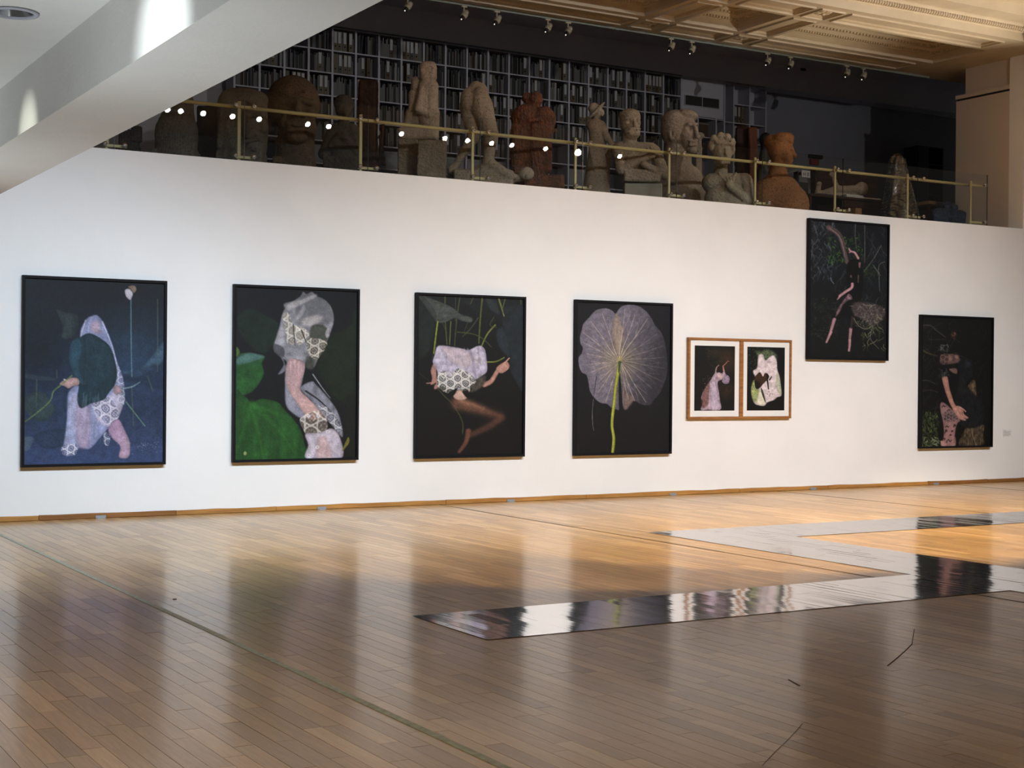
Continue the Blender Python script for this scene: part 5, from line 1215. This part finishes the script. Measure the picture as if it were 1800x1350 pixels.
zl = at(1415,322,3.2)[2]; MB().box(at(1405,322,3.2)[0], at(1425,322,3.2)[0], 3.2, 3.5, 4.081, zl).build('stand', M_abox, ab)
cu = bpy.data.curves.new('card_text', 'FONT'); cu.body = 'H8'; cu.size = (q1[2]-q0[2])*.8; cu.align_x = 'CENTER'; cu.space_character = 1.5
to = bpy.data.objects.new('card_text', cu); COL.objects.link(to); bpy.context.view_layer.update()
tm = bpy.data.meshes.new_from_object(to); bpy.data.objects.remove(to)
tx = obj('card_text', tm, M_black, None); tx.parent = ab; tx.matrix_parent_inverse = ab.matrix_basis.inverted(); tx.location = ((q0[0]+q1[0])/2, 3.1845, q0[2]+(q1[2]-q0[2])*.2); tx.rotation_euler = (math.pi/2, 0, 0)
# red wall light and small wall boxes
rl = thing('red_wall_sign', 'small red sign under a dark bar on the back wall right of the terracotta bust', 'sign', (at(1435,285,5.3)[0], 5.3, at(1435,290,5.3)[2]))
m = MB(); pbox(m, 1424, 1447, 272, 278, 5.28, .06).build('bar', M_black, rl)
m = MB(); pbox(m, 1426, 1440, 279, 289.5, 5.29, .05).build('panel', principled('red_panel', lin('#8a3c46'), .6), rl)
m = MB(); sb = pbox(m, 1409, 1417, 115, 124, 4.95, .03).build('wall_box', M_black); tag(sb, 'tiny dark square box high on the dark wall above the shelf unit', 'wall box')
# statue under clear plastic
ws = thing('wrapped_statue', 'statue wrapped in a clear plastic sheet right of the desk', 'sculpture', (at(1578,390,1.3)[0], 1.3, 4.081))
def into(o, t, nm):
    o.name = nm; mw = o.matrix_basis.copy(); o.parent = t; o.matrix_parent_inverse = t.matrix_basis.inverted()
    for k_ in ('label','category'):
        if k_ in o: del o[k_]
into(sculpt('figure', None, stone('brown_clay','#5a4636','#745a45'),1578,392,1.3,[('e',1576,286,0,10,12,10),('c',1574,296,0,1576,308,0,7,10),('e',1578,325,0,20,24,16),('c',1578,340,0,1580,400,0,18,22)],4,(.4,8),1.2,(1579,22,16,4)), ws, 'figure')
into(sculpt('plastic_sheet', None, M_plastic,1578,392,1.3,[('e',1576,286,0,13,15,13),('c',1576,292,0,1583,404,0,14,38)],6,(1.2,9),1.2,(1582,36,30,-8),groove=lambda G: 1.6*np.sin(np.arctan2(G[...,2],G[...,0])*7+G[...,1]*.03)), ws, 'plastic_sheet')
# dark shelf, blue bundles
ds = thing('dark_shelf', 'narrow dark shelf against the back wall near the right pier', 'shelf', (at(1636,300,4.9)[0], 4.9, 4.08))
xa4, xm4, xb4 = at(1614,300,4.9)[0], at(1633,300,4.9)[0], at(1658,300,4.9)[0]; zt4 = at(1636,258,4.9)[2]
M_dsh = principled('dark_grey_shelf', (0.05,0.048,0.058), .7)
MB().box(xa4, xm4, 4.9, 5.3, 4.081, zt4).build('closed_side', M_dsh, ds); MB().box(xb4-.025, xb4, 4.9, 5.3, 4.081, zt4).build('upright', M_dsh, ds); MB().box(xm4, xb4, 5.28, 5.3, 4.081, zt4).build('back_panel', M_black, ds)
for y in (259, 289, 318, 343): 
    z = at(1645,y,4.9)[2]; MB().box(xm4, xb4-.025, 4.9, 5.28, z-.02, z).build('shelf', M_dsh, ds)
M_bluebag = noisy('dark_blue_fabric', lin('#272f40'), lin('#3a4458'), 6, .8, .5, 25)
for i, (x, y, rx, ry) in enumerate([(1650,382,14,14),(1668,374,13,14),(1682,386,13,14),(1660,366,11,9)]):
    sculpt('blue_bundle', ['dark blue fabric bundle at the left of the heap near the pier','dark blue fabric bundle, middle of the heap near the pier','dark blue fabric bundle, rightmost of the heap near the pier','dark blue fabric bundle, topmost and smallest of the heap'][i], M_bluebag, x, y+ry, 0.95+i*.12 if i < 3 else 1.62, [('b',x,y,0,rx,ry,14,6),('e',x+3,y-ry*.6,4,rx*.7,ry*.5,9)], 4, (1.1,9), 1.3, (x,rx,13,4), cat='bundle')
tb = MB(); pbox(tb, 1634, 1682, 355, 361, 2.2, .5).build('wooden_tray', M_card); tag(bpy.context.scene.objects['wooden_tray'], 'long brown wooden tray behind the blue bundles', 'tray')
_tz = at(1658,361,2.2)[2]; stnd = thing('low_table', 'dark low table under the brown tray near the pier', 'table', (at(1658,361,2.2)[0],2.2,4.08))
MB().box(at(1632,361,2.2)[0], at(1684,361,2.2)[0], 2.15, 2.75, _tz-.03, _tz-.001).build('table_top', M_desk, stnd)
for x in (1634,1681):
    for y in (2.2, 2.65): MB().box(at(x,361,2.2)[0]-.02, at(x,361,2.2)[0]+.02, y, y+.04, 4.081, _tz-.03).build('leg', M_desk, stnd)
m = MB(); _a, _b = at(1504,370,1.5), at(1515,370,1.5); m.bbox(_a[0], _b[0], 1.5, 1.75, 4.081, at(1510,366,1.5)[2], .004).build('cardboard_box', M_card); o = bpy.context.scene.objects['cardboard_box']; tag(o, 'small brown cardboard box in front of the desk by the railing', 'box')
